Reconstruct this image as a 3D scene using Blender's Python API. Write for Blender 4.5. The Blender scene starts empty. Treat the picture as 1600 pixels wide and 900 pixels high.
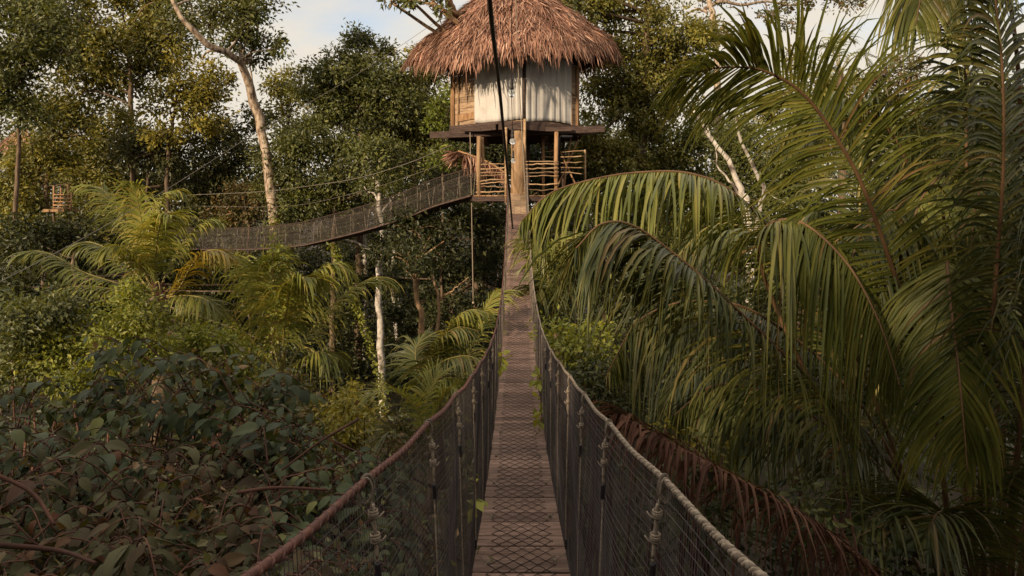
import bpy, math
import numpy as np
from mathutils import Vector

# ------------------------------------------------------------------ frame, camera, light
FPX, HX, HY, EYE = 1067.0, 800.0, 330.0, 9.0          # photograph's focal length in its own pixels, eye 9 m over the forest floor
sc = bpy.context.scene
COL = sc.collection

cam = bpy.data.cameras.new('camera')
cam.sensor_width = 36.0
cam.lens = FPX / 1600.0 * 36.0
cam.shift_y = -(450.0 - HY) / 1600.0
cam.clip_start, cam.clip_end = 0.05, 2000.0
cam_o = bpy.data.objects.new('camera', cam)
cam_o.location = (0, 0, EYE)
cam_o.rotation_euler = (math.radians(90), 0, 0)
COL.objects.link(cam_o)
sc.camera = cam_o

SUN_EL, SUN_AZ = math.radians(19), math.radians(38)   # low evening sun behind the viewer, to the left
to_sun = Vector((-math.sin(SUN_AZ) * math.cos(SUN_EL), -math.cos(SUN_AZ) * math.cos(SUN_EL), math.sin(SUN_EL)))
sun = bpy.data.lights.new('sun', 'SUN')
sun.energy, sun.angle, sun.color = 4.6, math.radians(1.0), (1.0, 0.79, 0.54)
sun_o = bpy.data.objects.new('sun', sun)
sun_o.rotation_euler = (-to_sun).to_track_quat('-Z', 'Y').to_euler()
COL.objects.link(sun_o)

world = bpy.data.worlds.new('World')
sc.world = world
world.use_nodes = True
wn, wl = world.node_tree.nodes, world.node_tree.links
wn.clear()
w_out, w_bg = wn.new('ShaderNodeOutputWorld'), wn.new('ShaderNodeBackground')
w_sky = wn.new('ShaderNodeTexSky')
w_sky.sky_type = 'NISHITA'
w_sky.sun_disc = False
w_sky.sun_elevation = SUN_EL
w_sky.sun_rotation = math.atan2(to_sun.x, to_sun.y)
w_sky.dust_density, w_sky.air_density = 2.2, 1.0
w_tc, w_map = wn.new('ShaderNodeTexCoord'), wn.new('ShaderNodeMapping')
w_map.inputs['Scale'].default_value = (1.0, 1.0, 3.2)
w_map.inputs['Location'].default_value = (0.35, 0.2, 0.1)
w_noise = wn.new('ShaderNodeTexNoise')
w_noise.inputs['Scale'].default_value = 2.6
w_noise.inputs['Detail'].default_value = 7
w_noise.inputs['Roughness'].default_value = 0.52
w_ramp = wn.new('ShaderNodeValToRGB')
w_ramp.color_ramp.elements[0].position, w_ramp.color_ramp.elements[1].position = 0.20, 0.46
w_mix = wn.new('ShaderNodeMixRGB')
w_sep, w_el, w_cl = wn.new('ShaderNodeSeparateXYZ'), wn.new('ShaderNodeMapRange'), wn.new('ShaderNodeVectorMath')
w_el.inputs['From Min'].default_value, w_el.inputs['From Max'].default_value = 0.32, 0.75
w_el.inputs['To Min'].default_value, w_el.inputs['To Max'].default_value = 1.0, 1.7
w_cl.operation = 'SCALE'
w_cl.inputs[0].default_value = (3.75, 3.42, 2.92)          # evening cloud, in the sky's own units, thinner and brighter overhead
wl.new(w_tc.outputs['Generated'], w_sep.inputs[0])
wl.new(w_sep.outputs['Z'], w_el.inputs['Value'])
wl.new(w_el.outputs[0], w_cl.inputs['Scale'])
wl.new(w_cl.outputs[0], w_mix.inputs[2])
wl.new(w_tc.outputs['Generated'], w_map.inputs['Vector'])
wl.new(w_map.outputs[0], w_noise.inputs['Vector'])
wl.new(w_noise.outputs['Fac'], w_ramp.inputs[0])
wl.new(w_ramp.outputs[0], w_mix.inputs[0])
wl.new(w_sky.outputs[0], w_mix.inputs[1])
wl.new(w_mix.outputs[0], w_bg.inputs['Color'])
w_bg.inputs['Strength'].default_value = 0.15
wl.new(w_bg.outputs[0], w_out.inputs['Surface'])

sc.view_settings.view_transform = 'Standard'
sc.view_settings.look = 'None'
sc.view_settings.exposure = 0.62
sc.view_settings.gamma = 1.0
sc.view_settings.use_curve_mapping = False
sc.render.engine = 'CYCLES'
sc.cycles.max_bounces = 7
sc.cycles.diffuse_bounces = 3
sc.cycles.glossy_bounces = 2
sc.cycles.transmission_bounces = 4

# ------------------------------------------------------------------ helpers
def P(px, py, d):
    """The point seen at pixel (px, py) of the photograph, d metres ahead."""
    return np.array([(px - HX) / FPX * d, d, EYE + (HY - py) / FPX * d])

def nrm(a):
    a = np.asarray(a, float)
    return a / np.maximum(np.linalg.norm(a, axis=-1, keepdims=True), 1e-9)

class MB:
    def __init__(self):
        self.v, self.f, self.n = [], [], 0
    def add(self, V, F, mat=0, smooth=True):
        V = np.asarray(V, float).reshape(-1, 3)
        self.f.append((np.asarray(F, np.int64) + self.n, mat, smooth))
        self.v.append(V)
        self.n += len(V)
    def build(self, name, mats, parent=None):
        me = bpy.data.meshes.new(name)
        V = np.concatenate(self.v)
        org = np.zeros(3)
        q = parent
        while q is not None:
            org = org + np.array(q.location)
            q = q.parent
        V = V - org
        lt = np.concatenate([np.full(len(f), f.shape[1]) for f, m, s in self.f])
        lv = np.concatenate([f.ravel() for f, m, s in self.f])
        mi = np.concatenate([np.full(len(f), m) for f, m, s in self.f])
        sm = np.concatenate([np.full(len(f), s) for f, m, s in self.f])
        me.vertices.add(len(V)); me.vertices.foreach_set('co', V.astype(np.float32).ravel())
        me.loops.add(len(lv)); me.loops.foreach_set('vertex_index', lv.astype(np.int32))
        me.polygons.add(len(lt))
        me.polygons.foreach_set('loop_start', np.concatenate([[0], np.cumsum(lt)[:-1]]).astype(np.int32))
        me.polygons.foreach_set('material_index', mi.astype(np.int32))
        me.polygons.foreach_set('use_smooth', sm.astype(bool))
        me.update(calc_edges=True)
        for m in (mats if isinstance(mats, (list, tuple)) else [mats]):
            me.materials.append(m)
        o = bpy.data.objects.new(name, me)
        o.parent = parent
        COL.objects.link(o)
        return o

def tag(o, label=None, cat=None, group=None, kind=None):
    for k, v in (('label', label), ('category', cat), ('group', group), ('kind', kind)):
        if v:
            o[k] = v
    return o

GROUPS = {'tree': 'forest trees around the tree house', 'palm': 'feather palms around the bridge', 'shrub': 'shrubs below the bridge', 'vine': 'vines hanging around the bridge'}
def thing(name, label, cat, loc, group=None):
    group = group or GROUPS.get(cat)
    o = bpy.data.objects.new(name, None)
    o.empty_display_size = 0.2
    o.location = [float(x) for x in loc]
    COL.objects.link(o)
    return tag(o, label, cat, group)

def spline(pts, n):
    p = np.asarray(pts, float)
    if len(p) == 2:
        return p[0] + (p[1] - p[0]) * np.linspace(0, 1, n)[:, None]
    q = np.vstack([2 * p[0] - p[1], p, 2 * p[-1] - p[-2]])
    u = np.linspace(0, len(p) - 1, n)
    i = np.minimum(u.astype(int), len(p) - 2)
    t = (u - i)[:, None]
    a, b, c, d = q[i], q[i + 1], q[i + 2], q[i + 3]
    return 0.5 * (2 * b + (c - a) * t + (2 * a - 5 * b + 4 * c - d) * t ** 2 + (3 * b - a - 3 * c + d) * t ** 3)

def tube(mb, pts, rad, sides=6, mat=0, cap=True, smooth=True, closed=False):
    p = np.asarray(pts, float)
    n = len(p)
    r = np.broadcast_to(np.asarray(rad, float), (n,))
    T = nrm(np.gradient(p, axis=0))
    if closed:
        T = nrm(np.roll(p, -1, 0) - np.roll(p, 1, 0))
    ref = np.array([0, 0, 1.0]) if abs(T[0][2]) < 0.9 else np.array([1.0, 0, 0])
    A = np.zeros((n, 3))
    a = ref - T[0] * T[0].dot(ref)
    A[0] = a / np.linalg.norm(a)
    for i in range(1, n):
        a = A[i - 1] - T[i] * T[i].dot(A[i - 1])
        A[i] = a / max(np.linalg.norm(a), 1e-9)
    B = np.cross(T, A)
    th = np.arange(sides) * 2 * math.pi / sides
    V = p[:, None] + r[:, None, None] * (A[:, None] * np.cos(th)[None, :, None] + B[:, None] * np.sin(th)[None, :, None])
    m = n if closed else n - 1
    i, j = np.meshgrid(np.arange(m), np.arange(sides), indexing='ij')
    i2 = (i + 1) % n
    F = np.stack([i * sides + j, i * sides + (j + 1) % sides, i2 * sides + (j + 1) % sides, i2 * sides + j], -1).reshape(-1, 4)
    base = mb.n
    mb.add(V, F, mat, smooth)
    if cap and not closed and sides > 2:
        mb.f.append((np.array([list(range(sides))[::-1], [(n - 1) * sides + k for k in range(sides)]]) + base, mat, False))

def beam(mb, a, b, w, h, mat=0, up=(0, 0, 1)):
    """A squared timber from a to b, w wide and h deep."""
    a, b = np.asarray(a, float), np.asarray(b, float)
    T = nrm(b - a)
    up = np.asarray(up, float)
    if abs(T.dot(up)) > 0.95:
        up = np.array([0, 1.0, 0])
    S = nrm(np.cross(T, up)); U = np.cross(S, T)
    V = [e + S * sx * w / 2 + U * sz * h / 2 for e in (a, b) for sx, sz in ((-1, -1), (1, -1), (1, 1), (-1, 1))]
    mb.add(V, [[0, 1, 2, 3], [7, 6, 5, 4], [0, 4, 5, 1], [1, 5, 6, 2], [2, 6, 7, 3], [3, 7, 4, 0]], mat, False)

def sphere(mb, c, r, mat=0, seg=12, ring=8, squash=1.0):
    th = np.linspace(0, math.pi, ring + 1)[1:-1]
    ph = np.arange(seg) * 2 * math.pi / seg
    V = [[math.sin(t) * math.cos(p), math.sin(t) * math.sin(p), math.cos(t) * squash] for t in th for p in ph]
    V += [[0, 0, squash], [0, 0, -squash]]
    V = np.array(V) * r + np.asarray(c)
    m = len(th)
    i, j = np.meshgrid(np.arange(m - 1), np.arange(seg), indexing='ij')
    F = np.stack([i * seg + j, (i + 1) * seg + j, (i + 1) * seg + (j + 1) % seg, i * seg + (j + 1) % seg], -1).reshape(-1, 4)
    b = mb.n
    mb.add(V, F, mat)
    j = np.arange(seg)
    t1 = np.stack([np.full(seg, m * seg), j, (j + 1) % seg], -1)
    t2 = np.stack([np.full(seg, m * seg + 1), (m - 1) * seg + (j + 1) % seg, (m - 1) * seg + j], -1)
    mb.f.append((np.vstack([t1, t2]) + b, mat, True))

# ------------------------------------------------------------------ materials
def new_mat(name):
    m = bpy.data.materials.new(name)
    m.use_nodes = True
    n, l = m.node_tree.nodes, m.node_tree.links
    return m, n, l, n['Principled BSDF'], n['Material Output']

def ramp(n, cols, pos=None):
    r = n.new('ShaderNodeValToRGB')
    e = r.color_ramp.elements
    k = len(cols)
    pos = pos or [i / (k - 1) for i in range(k)]
    while len(e) < k:
        e.new(0.5)
    for i in range(k):
        e[i].position = pos[i]
        e[i].color = (*cols[i], 1)
    return r

def leaf_mat(name, cols, pos=None, rough=0.5, trans=0.3, spec=0.4, var=0.5, scale=0.9, veins=False):
    m, n, l, b, out = new_mat(name)
    g = n.new('ShaderNodeNewGeometry')
    r = ramp(n, cols, pos)
    l.new(g.outputs['Random Per Island'], r.inputs[0])
    tc = n.new('ShaderNodeTexCoord')
    no = n.new('ShaderNodeTexNoise')
    no.inputs['Scale'].default_value = scale
    no.inputs['Detail'].default_value = 3
    l.new(tc.outputs['Object'], no.inputs['Vector'])
    mr = n.new('ShaderNodeMapRange')
    mr.inputs['From Min'].default_value, mr.inputs['From Max'].default_value = 0.3, 0.7
    mr.inputs['To Min'].default_value, mr.inputs['To Max'].default_value = 1 - var, 1 + var
    l.new(no.outputs['Fac'], mr.inputs['Value'])
    mx = n.new('ShaderNodeVectorMath'); mx.operation = 'SCALE'
    l.new(r.outputs[0], mx.inputs[0]); l.new(mr.outputs[0], mx.inputs['Scale'])
    l.new(mx.outputs[0], b.inputs['Base Color'])
    b.inputs['Roughness'].default_value = rough
    b.inputs['Specular IOR Level'].default_value = spec
    if trans > 0:
        tr = n.new('ShaderNodeBsdfTranslucent')
        bright = n.new('ShaderNodeVectorMath'); bright.operation = 'MULTIPLY'
        bright.inputs[1].default_value = (1.5, 1.35, 0.6)
        l.new(mx.outputs[0], bright.inputs[0]); l.new(bright.outputs[0], tr.inputs['Color'])
        ms = n.new('ShaderNodeMixShader'); ms.inputs[0].default_value = trans
        l.new(b.outputs[0], ms.inputs[1]); l.new(tr.outputs[0], ms.inputs[2])
        l.new(ms.outputs[0], out.inputs['Surface'])
    return m

def stuff_mat(name, cols, pos=None, scale=(8, 8, 8), rough=0.8, island=0.5, bump=0.3, spec=0.25, detail=5, bscale=None):
    """Wood, bark, rope, rust: stretched noise, shifted and tinted piece by piece."""
    m, n, l, b, out = new_mat(name)
    tc = n.new('ShaderNodeTexCoord'); mp = n.new('ShaderNodeMapping')
    mp.inputs['Scale'].default_value = scale
    l.new(tc.outputs['Object'], mp.inputs['Vector'])
    g = n.new('ShaderNodeNewGeometry')
    sh = n.new('ShaderNodeVectorMath'); sh.operation = 'MULTIPLY_ADD'
    cb = n.new('ShaderNodeCombineXYZ')
    for k in range(3):
        l.new(g.outputs['Random Per Island'], cb.inputs[k])
    sh.inputs[1].default_value = (37, 51, 23)
    l.new(cb.outputs[0], sh.inputs[0]); l.new(mp.outputs[0], sh.inputs[2])
    no = n.new('ShaderNodeTexNoise')
    no.inputs['Scale'].default_value = 1.0
    no.inputs['Detail'].default_value = detail
    no.inputs['Roughness'].default_value = 0.62
    l.new(sh.outputs[0], no.inputs['Vector'])
    r = ramp(n, cols, pos or [0.3 + 0.4 * i / (len(cols) - 1) for i in range(len(cols))])
    l.new(no.outputs['Fac'], r.inputs[0])
    mr = n.new('ShaderNodeMapRange')
    mr.inputs['To Min'].default_value, mr.inputs['To Max'].default_value = 1 - island, 1 + island * 0.7
    l.new(g.outputs['Random Per Island'], mr.inputs['Value'])
    mx = n.new('ShaderNodeVectorMath'); mx.operation = 'SCALE'
    l.new(r.outputs[0], mx.inputs[0]); l.new(mr.outputs[0], mx.inputs['Scale'])
    l.new(mx.outputs[0], b.inputs['Base Color'])
    b.inputs['Roughness'].default_value = rough
    b.inputs['Specular IOR Level'].default_value = spec
    if bump:
        bp = n.new('ShaderNodeBump'); bp.inputs['Strength'].default_value = bump
        bp.inputs['Distance'].default_value = 0.02
        l.new(no.outputs['Fac'], bp.inputs['Height']); l.new(bp.outputs[0], b.inputs['Normal'])
    return m

M = {}
M['olive'] = leaf_mat('olive_leaf', [(.065, .070, .014), (.115, .115, .022), (.165, .15, .028), (.21, .175, .035)], trans=.35)
M['dark'] = leaf_mat('shade_dark_leaf', [(.020, .026, .009), (.036, .042, .012), (.058, .060, .016)])  # leaf colour lowered further to stand in for shade in the forest gap
M['mid'] = leaf_mat('mid_leaf', [(.042, .052, .014), (.078, .086, .020), (.12, .118, .026)])
M['grey'] = leaf_mat('grey_green_leaf', [(.05, .056, .02), (.08, .082, .026), (.11, .105, .034)])
M['yellow'] = leaf_mat('yellow_leaf', [(.085, .085, .012), (.17, .15, .018), (.25, .195, .024)])
M['lime'] = leaf_mat('lime_leaf', [(.07, .095, .012), (.12, .15, .02), (.18, .19, .03)], trans=.4)
M['rusty'] = leaf_mat('rusty_leaf', [(.055, .062, .018), (.095, .082, .026), (.15, .082, .032)])
M['vine'] = leaf_mat('vine_leaf', [(.09, .11, .015), (.155, .17, .022), (.22, .21, .03)], trans=.35)
M['bigleaf'] = leaf_mat('broad_leaf', [(.021, .029, .013), (.037, .049, .020), (.060, .075, .030), (.11, .112, .03)], [0, .4, .85, 1], rough=.5, trans=.25, spec=.22, var=.35, scale=2)
M['bigleaf_brown'] = leaf_mat('broad_leaf_brown', [(.050, .023, .013), (.036, .033, .016), (.058, .054, .025), (.09, .038, .020)], [0, .25, .8, 1], rough=.65, trans=.15, spec=.15, var=.4, scale=2)
M['palm'] = leaf_mat('palm_leaflet', [(.032, .042, .012), (.058, .066, .016), (.095, .092, .022), (.13, .108, .03), (.14, .08, .034)], [0, .4, .82, .96, 1], rough=.45, trans=.18, spec=.3, var=.35)
M['palm_light'] = leaf_mat('palm_leaflet_light', [(.058, .070, .016), (.10, .11, .022), (.145, .142, .03), (.18, .155, .038), (.16, .10, .042)], [0, .4, .82, .97, 1], rough=.45, trans=.25, spec=.3, var=.3)
M['palm_bright'] = leaf_mat('palm_leaflet_bright', [(.09, .105, .022), (.145, .155, .03), (.19, .185, .038), (.22, .17, .04)], rough=.5, trans=.35, spec=.25, var=.25)
M['palm_yellow'] = leaf_mat('palm_leaflet_yellow', [(.12, .095, .016), (.19, .145, .026), (.26, .18, .035)], rough=.45, trans=.4, var=.3)
M['palm_dead'] = leaf_mat('palm_leaflet_dead', [(.055, .025, .017), (.10, .045, .030), (.16, .08, .052)], rough=.8, trans=.12, spec=.15, var=.5)
M['rachis'] = stuff_mat('palm_stalk', [(.075, .038, .02), (.13, .075, .036)], scale=(6, 6, 3), rough=.6, bump=.1)
M['rachis_green'] = stuff_mat('palm_stalk_green', [(.11, .09, .025), (.19, .15, .05)], scale=(6, 6, 3), rough=.5, bump=.1)
M['bark_pale'] = stuff_mat('pale_bark', [(.05, .035, .025), (.20, .14, .095), (.32, .245, .18), (.42, .35, .28)], [.36, .46, .55, .70], scale=(7, 7, 2.6), bump=.7)
M['bark_white'] = stuff_mat('white_bark', [(.07, .055, .045), (.24, .20, .165), (.40, .36, .315), (.46, .42, .38)], [.34, .44, .52, .72], scale=(4, 4, 3), bump=.4)
M['bark_brown'] = stuff_mat('brown_bark', [(.035, .024, .016), (.10, .065, .04), (.17, .12, .08)], scale=(9, 9, 2), bump=.7)
M['bark_tan'] = stuff_mat('tan_bark', [(.11, .063, .033), (.22, .135, .072), (.31, .21, .125)], scale=(9, 9, 1.2), bump=.5)
M['twig'] = stuff_mat('twig', [(.04, .018, .012), (.10, .042, .028)], scale=(10, 10, 10), bump=.2)
M['plank'] = stuff_mat('weathered_plank', [(.06, .036, .028), (.17, .105, .082), (.28, .185, .15)], scale=(3.5, 26, 14), island=.38, bump=.5, spec=.3)
M['stick'] = stuff_mat('peeled_stick', [(.16, .095, .05), (.30, .19, .105), (.40, .28, .17)], scale=(4, 4, 14), bump=.3)
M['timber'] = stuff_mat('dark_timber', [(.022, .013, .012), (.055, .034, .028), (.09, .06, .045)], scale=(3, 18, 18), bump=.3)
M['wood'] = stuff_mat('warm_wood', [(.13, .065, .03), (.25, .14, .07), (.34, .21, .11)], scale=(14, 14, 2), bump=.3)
M['wallboard'] = stuff_mat('wall_board', [(.12, .075, .045), (.24, .16, .10), (.32, .23, .15)], scale=(3, 3, 20), island=.35, bump=.3)
M['thatch'] = leaf_mat('thatch_strip', [(.08, .040, .028), (.18, .088, .059), (.28, .15, .105), (.42, .27, .20)], [0, .35, .75, 1], rough=.8, trans=.1, spec=.15, var=.4, scale=1.2)
M['thatch_bed'] = stuff_mat('thatch_bed', [(.03, .015, .01), (.07, .035, .02)], scale=(8, 8, 8))
M['rope_pale'] = stuff_mat('pale_rope', [(.11, .083, .06), (.21, .165, .125), (.30, .25, .195)], scale=(60, 60, 60), bump=.4)
M['rope_dark'] = stuff_mat('red_brown_rope', [(.035, .012, .009), (.075, .026, .018), (.12, .045, .03)], scale=(40, 40, 40), bump=.3, rough=.6, spec=.4)
M['tape'] = stuff_mat('black_tape', [(.008, .007, .009), (.016, .013, .016)], scale=(30, 30, 30), rough=.45, spec=.4)
M['net'] = stuff_mat('dark_netting', [(.050, .042, .044), (.098, .080, .080)], scale=(3, 3, 3), rough=.6)
M['net_pale'] = stuff_mat('brown_netting', [(.045, .036, .029), (.08, .065, .052)], scale=(3, 3, 3), rough=.6)
M['wire'] = stuff_mat('rusty_wire', [(.020, .012, .010), (.045, .026, .02)], scale=(20, 20, 20), rough=.6)
M['cable'] = stuff_mat('cable_sheath', [(.013, .008, .008), (.035, .019, .017)], scale=(6, 6, 30), rough=.6, spec=.3)
M['steel'] = stuff_mat('steel_wire', [(.09, .075, .058), (.17, .145, .12)], scale=(10, 10, 10), rough=.5)
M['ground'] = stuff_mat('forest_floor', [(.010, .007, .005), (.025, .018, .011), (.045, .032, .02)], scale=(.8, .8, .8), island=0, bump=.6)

m, n, l, b, out = new_mat('curtain_cloth')
tc = n.new('ShaderNodeTexCoord'); no = n.new('ShaderNodeTexNoise'); no.inputs['Scale'].default_value = 1.6; no.inputs['Detail'].default_value = 6
r = ramp(n, [(.27, .25, .23), (.41, .385, .36), (.46, .435, .41)], [.25, .5, .75])
l.new(tc.outputs['Object'], no.inputs['Vector']); l.new(no.outputs['Fac'], r.inputs[0]); l.new(r.outputs[0], b.inputs['Base Color'])
b.inputs['Roughness'].default_value = .9; b.inputs['Specular IOR Level'].default_value = .1
M['curtain'] = m

m, n, l, b, out = new_mat('bulb_glass')
b.inputs['Base Color'].default_value = (.95, .97, .98, 1)
b.inputs['Roughness'].default_value = .05
b.inputs['Transmission Weight'].default_value = .85
b.inputs['IOR'].default_value = 1.45
M['glass'] = m

# ------------------------------------------------------------------ foliage builders
def leaf_cloud(mb, pts, size, rg, out=None, elong=.45, droop=.35, upbias=.35, mat=0, shape=0):
    """One small folded leaf at every point; size may vary leaf by leaf."""
    n = len(pts)
    if n == 0:
        return
    size = np.broadcast_to(size, (n,)) * rg.uniform(.7, 1.25, n)
    a = rg.normal(size=(n, 3))
    if out is not None:
        a = a * .8 + out
    a[:, 2] -= droop
    a = nrm(a)
    nv = rg.normal(size=(n, 3)) * (.5 if out is not None else 1); nv[:, 2] += upbias
    if out is not None and shape == 0:
        nv = nv + out * 1.1
    w = nrm(np.cross(a, nv)); nv = np.cross(w, a)
    L = size[:, None]; W = L * elong
    if shape == 0:
        V = np.stack([pts, pts + a * L * .45 + w * W / 2 + nv * L * .06, pts + a * L - nv * L * .06, pts + a * L * .45 - w * W / 2 + nv * L * .06], 1)
        F = np.arange(n * 4).reshape(n, 4)
        mb.add(V, F, mat, False)
    else:                                                   # broad leaf: five rows of three points, folded at the midrib, tip drooping
        t = np.array([0, .22, .5, .78, 1.0]); wd = np.array([.08, .8, 1.0, .6, .04]); dz = np.array([0, .03, .02, -.06, -.2])
        curl = rg.uniform(.3, 1.8, n)
        V = np.zeros((n, 5, 3, 3))
        for k in range(5):
            c = pts + a * L * t[k] + nv * L * dz[k] * curl[:, None]
            for q, s in enumerate((-1, 0, 1)):
                V[:, k, q] = c + w * W * .5 * wd[k] * s + nv * W * .22 * abs(s) * wd[k]
        q = []
        for k in range(4):
            for c in range(2):
                q.append([k * 3 + c, k * 3 + c + 1, k * 3 + c + 4, k * 3 + c + 3])
        F = (np.array(q)[None] + np.arange(n)[:, None, None] * 15).reshape(-1, 4)
        mb.add(V, F, mat, True)

def blob_points(c, r, n, rg, clump=.55, flat=.85, shell=.35):
    """n points in leafy clumps through an ellipsoid, more of them towards its skin."""
    c, r = np.asarray(c, float), np.asarray(r, float)
    k = max(4, int(2.2 * r[0] * r[1] * r[2] / max(clump ** 3, 1e-6) * .30 + 4))
    k = min(k, max(4, n // 14))
    cc = nrm(rg.normal(size=(k, 3))) * rg.uniform(shell, 1, (k, 1)) ** .6
    cen = c + cc * r
    wgt = rg.uniform(.3, 1.6, k)
    idx = rg.choice(k, n, p=wgt / wgt.sum())
    sg = (clump * rg.uniform(.4, .95, k))[idx][:, None]
    p = cen[idx] + np.clip(rg.normal(size=(n, 3)), -2.2, 2.2) * sg * np.array([1, 1, flat])
    return p, nrm(p - cen[idx] + (cen[idx] - c) * .5), cen

def crown(mb, blobs, d, leaf, rg, cov=3.6, clump=.6, mat=0, droop=.35):
    cens = []
    for bl in blobs:
        px, py, rx, ry = bl[:4]
        dd = d + (bl[4] if len(bl) > 4 else rg.uniform(-1, 1))
        c = P(px, py, dd); s = dd / FPX
        r = np.array([rx * s, .8 * (rx + ry) / 2 * s, ry * s])
        la = (leaf / s) ** 2 * .45 * .5 * .62
        n = int(cov * math.pi * rx * ry / la * (bl[5] if len(bl) > 5 else 1))
        p, o, cc = blob_points(c, r, n, rg, clump=min(clump, .6 * r.min() + .05))
        leaf_cloud(mb, p, leaf, rg, out=o, mat=mat, droop=droop)
        cens.append((c, cc))
    return cens

TREES = 0
def tree(name, label, base, d, path, r0, r1, blobs, mat='mid', bark='bark_brown', leaf=.2, cov=3.6, clump=.6, limbs=True, cat='tree', group=None, extra=(), sides=9, base_d=None):
    """path: trunk pixels from the foot up; blobs: (px, py, rx, ry[, depth offset, density]) of the crown."""
    global TREES
    TREES += 1
    leaf *= 1.18
    rg = np.random.default_rng(100 + TREES)
    foot = P(base[0], base[1], d)
    root = thing(name, label, cat, foot, group)
    tb = MB()
    tp = spline([P(a, b_, d + (c[0] if c else 0)) for a, b_, *c in [base] + list(path)], 26)
    k = np.linspace(0, 1, 26)
    tp = tp + (rg.normal(size=(26, 3)) * .03 * np.minimum(1, k * 4)[:, None])
    tube(tb, tp, r0 + (r1 - r0) * k + .02 * r0 * rg.normal(size=26), sides)
    for ex in extra:                                        # limbs of their own: (pixels, radius at root, radius at tip)
        q = spline([P(a, b_, d + (c[0] if c else 0)) for a, b_, *c in ex[0]], 14)
        tube(tb, q + rg.normal(size=(14, 3)) * .02, np.linspace(ex[1], ex[2], 14), 6)
    cb = MB()
    cens = crown(cb, blobs, d, leaf, rg, cov, clump) if blobs else []
    if limbs:
        for c, cc in cens:
            i = 14 + np.argmin(np.linalg.norm(tp[14:] - c + np.array([0, 0, .8]), axis=1))
            q = spline([tp[i], (tp[i] + c) / 2 + rg.normal(size=3) * .25, c], 8)
            rr = max(.025, min(.11, r1 * .7))
            tube(tb, q, np.linspace(rr, rr * .45, 8), 5)
            for e in cc[:6]:
                tube(tb, spline([c, (c + e) / 2 + rg.normal(size=3) * .12, e], 5), np.linspace(rr * .4, .01, 5), 4)
    tb.build('trunk', M[bark], root)
    if blobs:
        cb.build('crown', M[mat] if isinstance(mat, str) else mat, root)
    return root

def shrub(name, label, blobs, d, mat, leaf=.1, cov=3.4, clump=.3, cat='shrub', seed=1, stems=10, base_drop=1.2, group=None):
    rg = np.random.default_rng(seed)
    xs = np.mean([b_[0] for b_ in blobs]); ys = max(b_[1] + b_[3] for b_ in blobs)
    foot = P(xs, ys, d) - np.array([0, 0, base_drop])
    root = thing(name, label, cat, foot, group)
    fb, sb = MB(), MB()
    cens = crown(fb, blobs, d, leaf, rg, cov, clump)
    allc = np.concatenate([cc for c, cc in cens])
    for e in allc[rg.permutation(len(allc))[:stems]]:
        tube(sb, spline([foot + rg.normal(size=3) * [.25, .25, 0], (foot + e) / 2 + rg.normal(size=3) * .2, e], 9), np.linspace(.03, .006, 9), 5)
    sb.build('stem', M['twig'], root)
    fb.build('foliage', M[mat], root)
    return root

def frond_mesh(pts, L, rg, n=62, droop=.34, w=.034, side=None, t0=.16, r=.022, ang=(68, 22), fold=True, lift=.25, ragged=.2, K=6, miss=.03):
    """A feather frond: a tapered stalk along pts with two ranks of leaflets that bend under their own weight."""
    mb = MB()
    C = spline(pts, 60)
    T = nrm(np.gradient(C, axis=0))
    u = np.linspace(0, 1, 60)
    tube(mb, C, np.interp(u, [0, .1, 1], [r * 1.25, r, r * .18]), 6, mat=1)
    t = np.linspace(t0, .995, n)
    for sgn in (-1, 1):
        tt = np.clip(t + rg.normal(size=n) * .25 / n, 0, .998)
        tt = tt[rg.uniform(size=n) > miss]
        m = len(tt)
        f = tt * 59; i = np.minimum(f.astype(int), 58); fr = (f - i)[:, None]
        pos = C[i] * (1 - fr) + C[i + 1] * fr
        tan = nrm(T[i] * (1 - fr) + T[i + 1] * fr)
        if side is None:
            hz = np.tile([0, 0, 1.0], (m, 1))
            S = nrm(np.cross(tan, hz))
        else:
            h = np.tile(np.asarray(side, float), (m, 1))
            S = nrm(h - tan * np.sum(h * tan, 1, keepdims=True))
        N = np.cross(S, tan)
        N *= np.where(N[:, 2:] < 0, -1, 1) if side is None else 1
        v = (tt - t0) / (1 - t0)
        a = np.radians(ang[0] + (ang[1] - ang[0]) * v ** 1.3 + rg.normal(size=m) * 5)[:, None]
        dr = nrm(tan * np.cos(a) + S * sgn * np.sin(a) + N * (lift + rg.normal(size=(m, 1)) * .09))
        ln = L * np.clip(np.minimum(.45 + 2.6 * v, 1.02 - .25 * v) * np.minimum(1, (1.06 - v) * 3.2), .18, 1.2) * (1 + rg.normal(size=m) * ragged)
        ln = np.maximum(ln, .1)
        wv = np.array([.45, .9, 1.0, .92, .72, .42, .04]) if K == 6 else np.interp(np.linspace(0, 1, K + 1), [0, .3, .7, 1], [.45, 1, .75, .04])
        rows = []
        p = pos.copy()
        g = droop * np.clip(1 + rg.normal(size=m) * .35, .2, 2)[:, None]
        for k in range(K + 1):
            Wd = nrm(np.cross(dr, N) + 1e-6)
            Nn = np.cross(Wd, dr)
            ww = (w * wv[k] / 2 * (0.75 + .25 * ln / L))[:, None]
            if fold:
                rows.append(np.stack([p - Wd * ww + Nn * ww * .45, p, p + Wd * ww + Nn * ww * .45], 1))
            else:
                rows.append(np.stack([p - Wd * ww, p + Wd * ww], 1))
            p = p + dr * (ln / K)[:, None]
            dr = nrm(dr + np.array([0, 0, -1.0]) * g * (k + 1) / K * 1.6)
        V = np.stack(rows, 1)
        c = V.shape[2]
        q = [[k * c + j, k * c + j + 1, (k + 1) * c + j + 1, (k + 1) * c + j] for k in range(K) for j in range(c - 1)]
        F = (np.array(q)[None] + np.arange(m)[:, None, None] * (K + 1) * c).reshape(-1, 4)
        mb.add(V, F, 0, True)
    return mb

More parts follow.
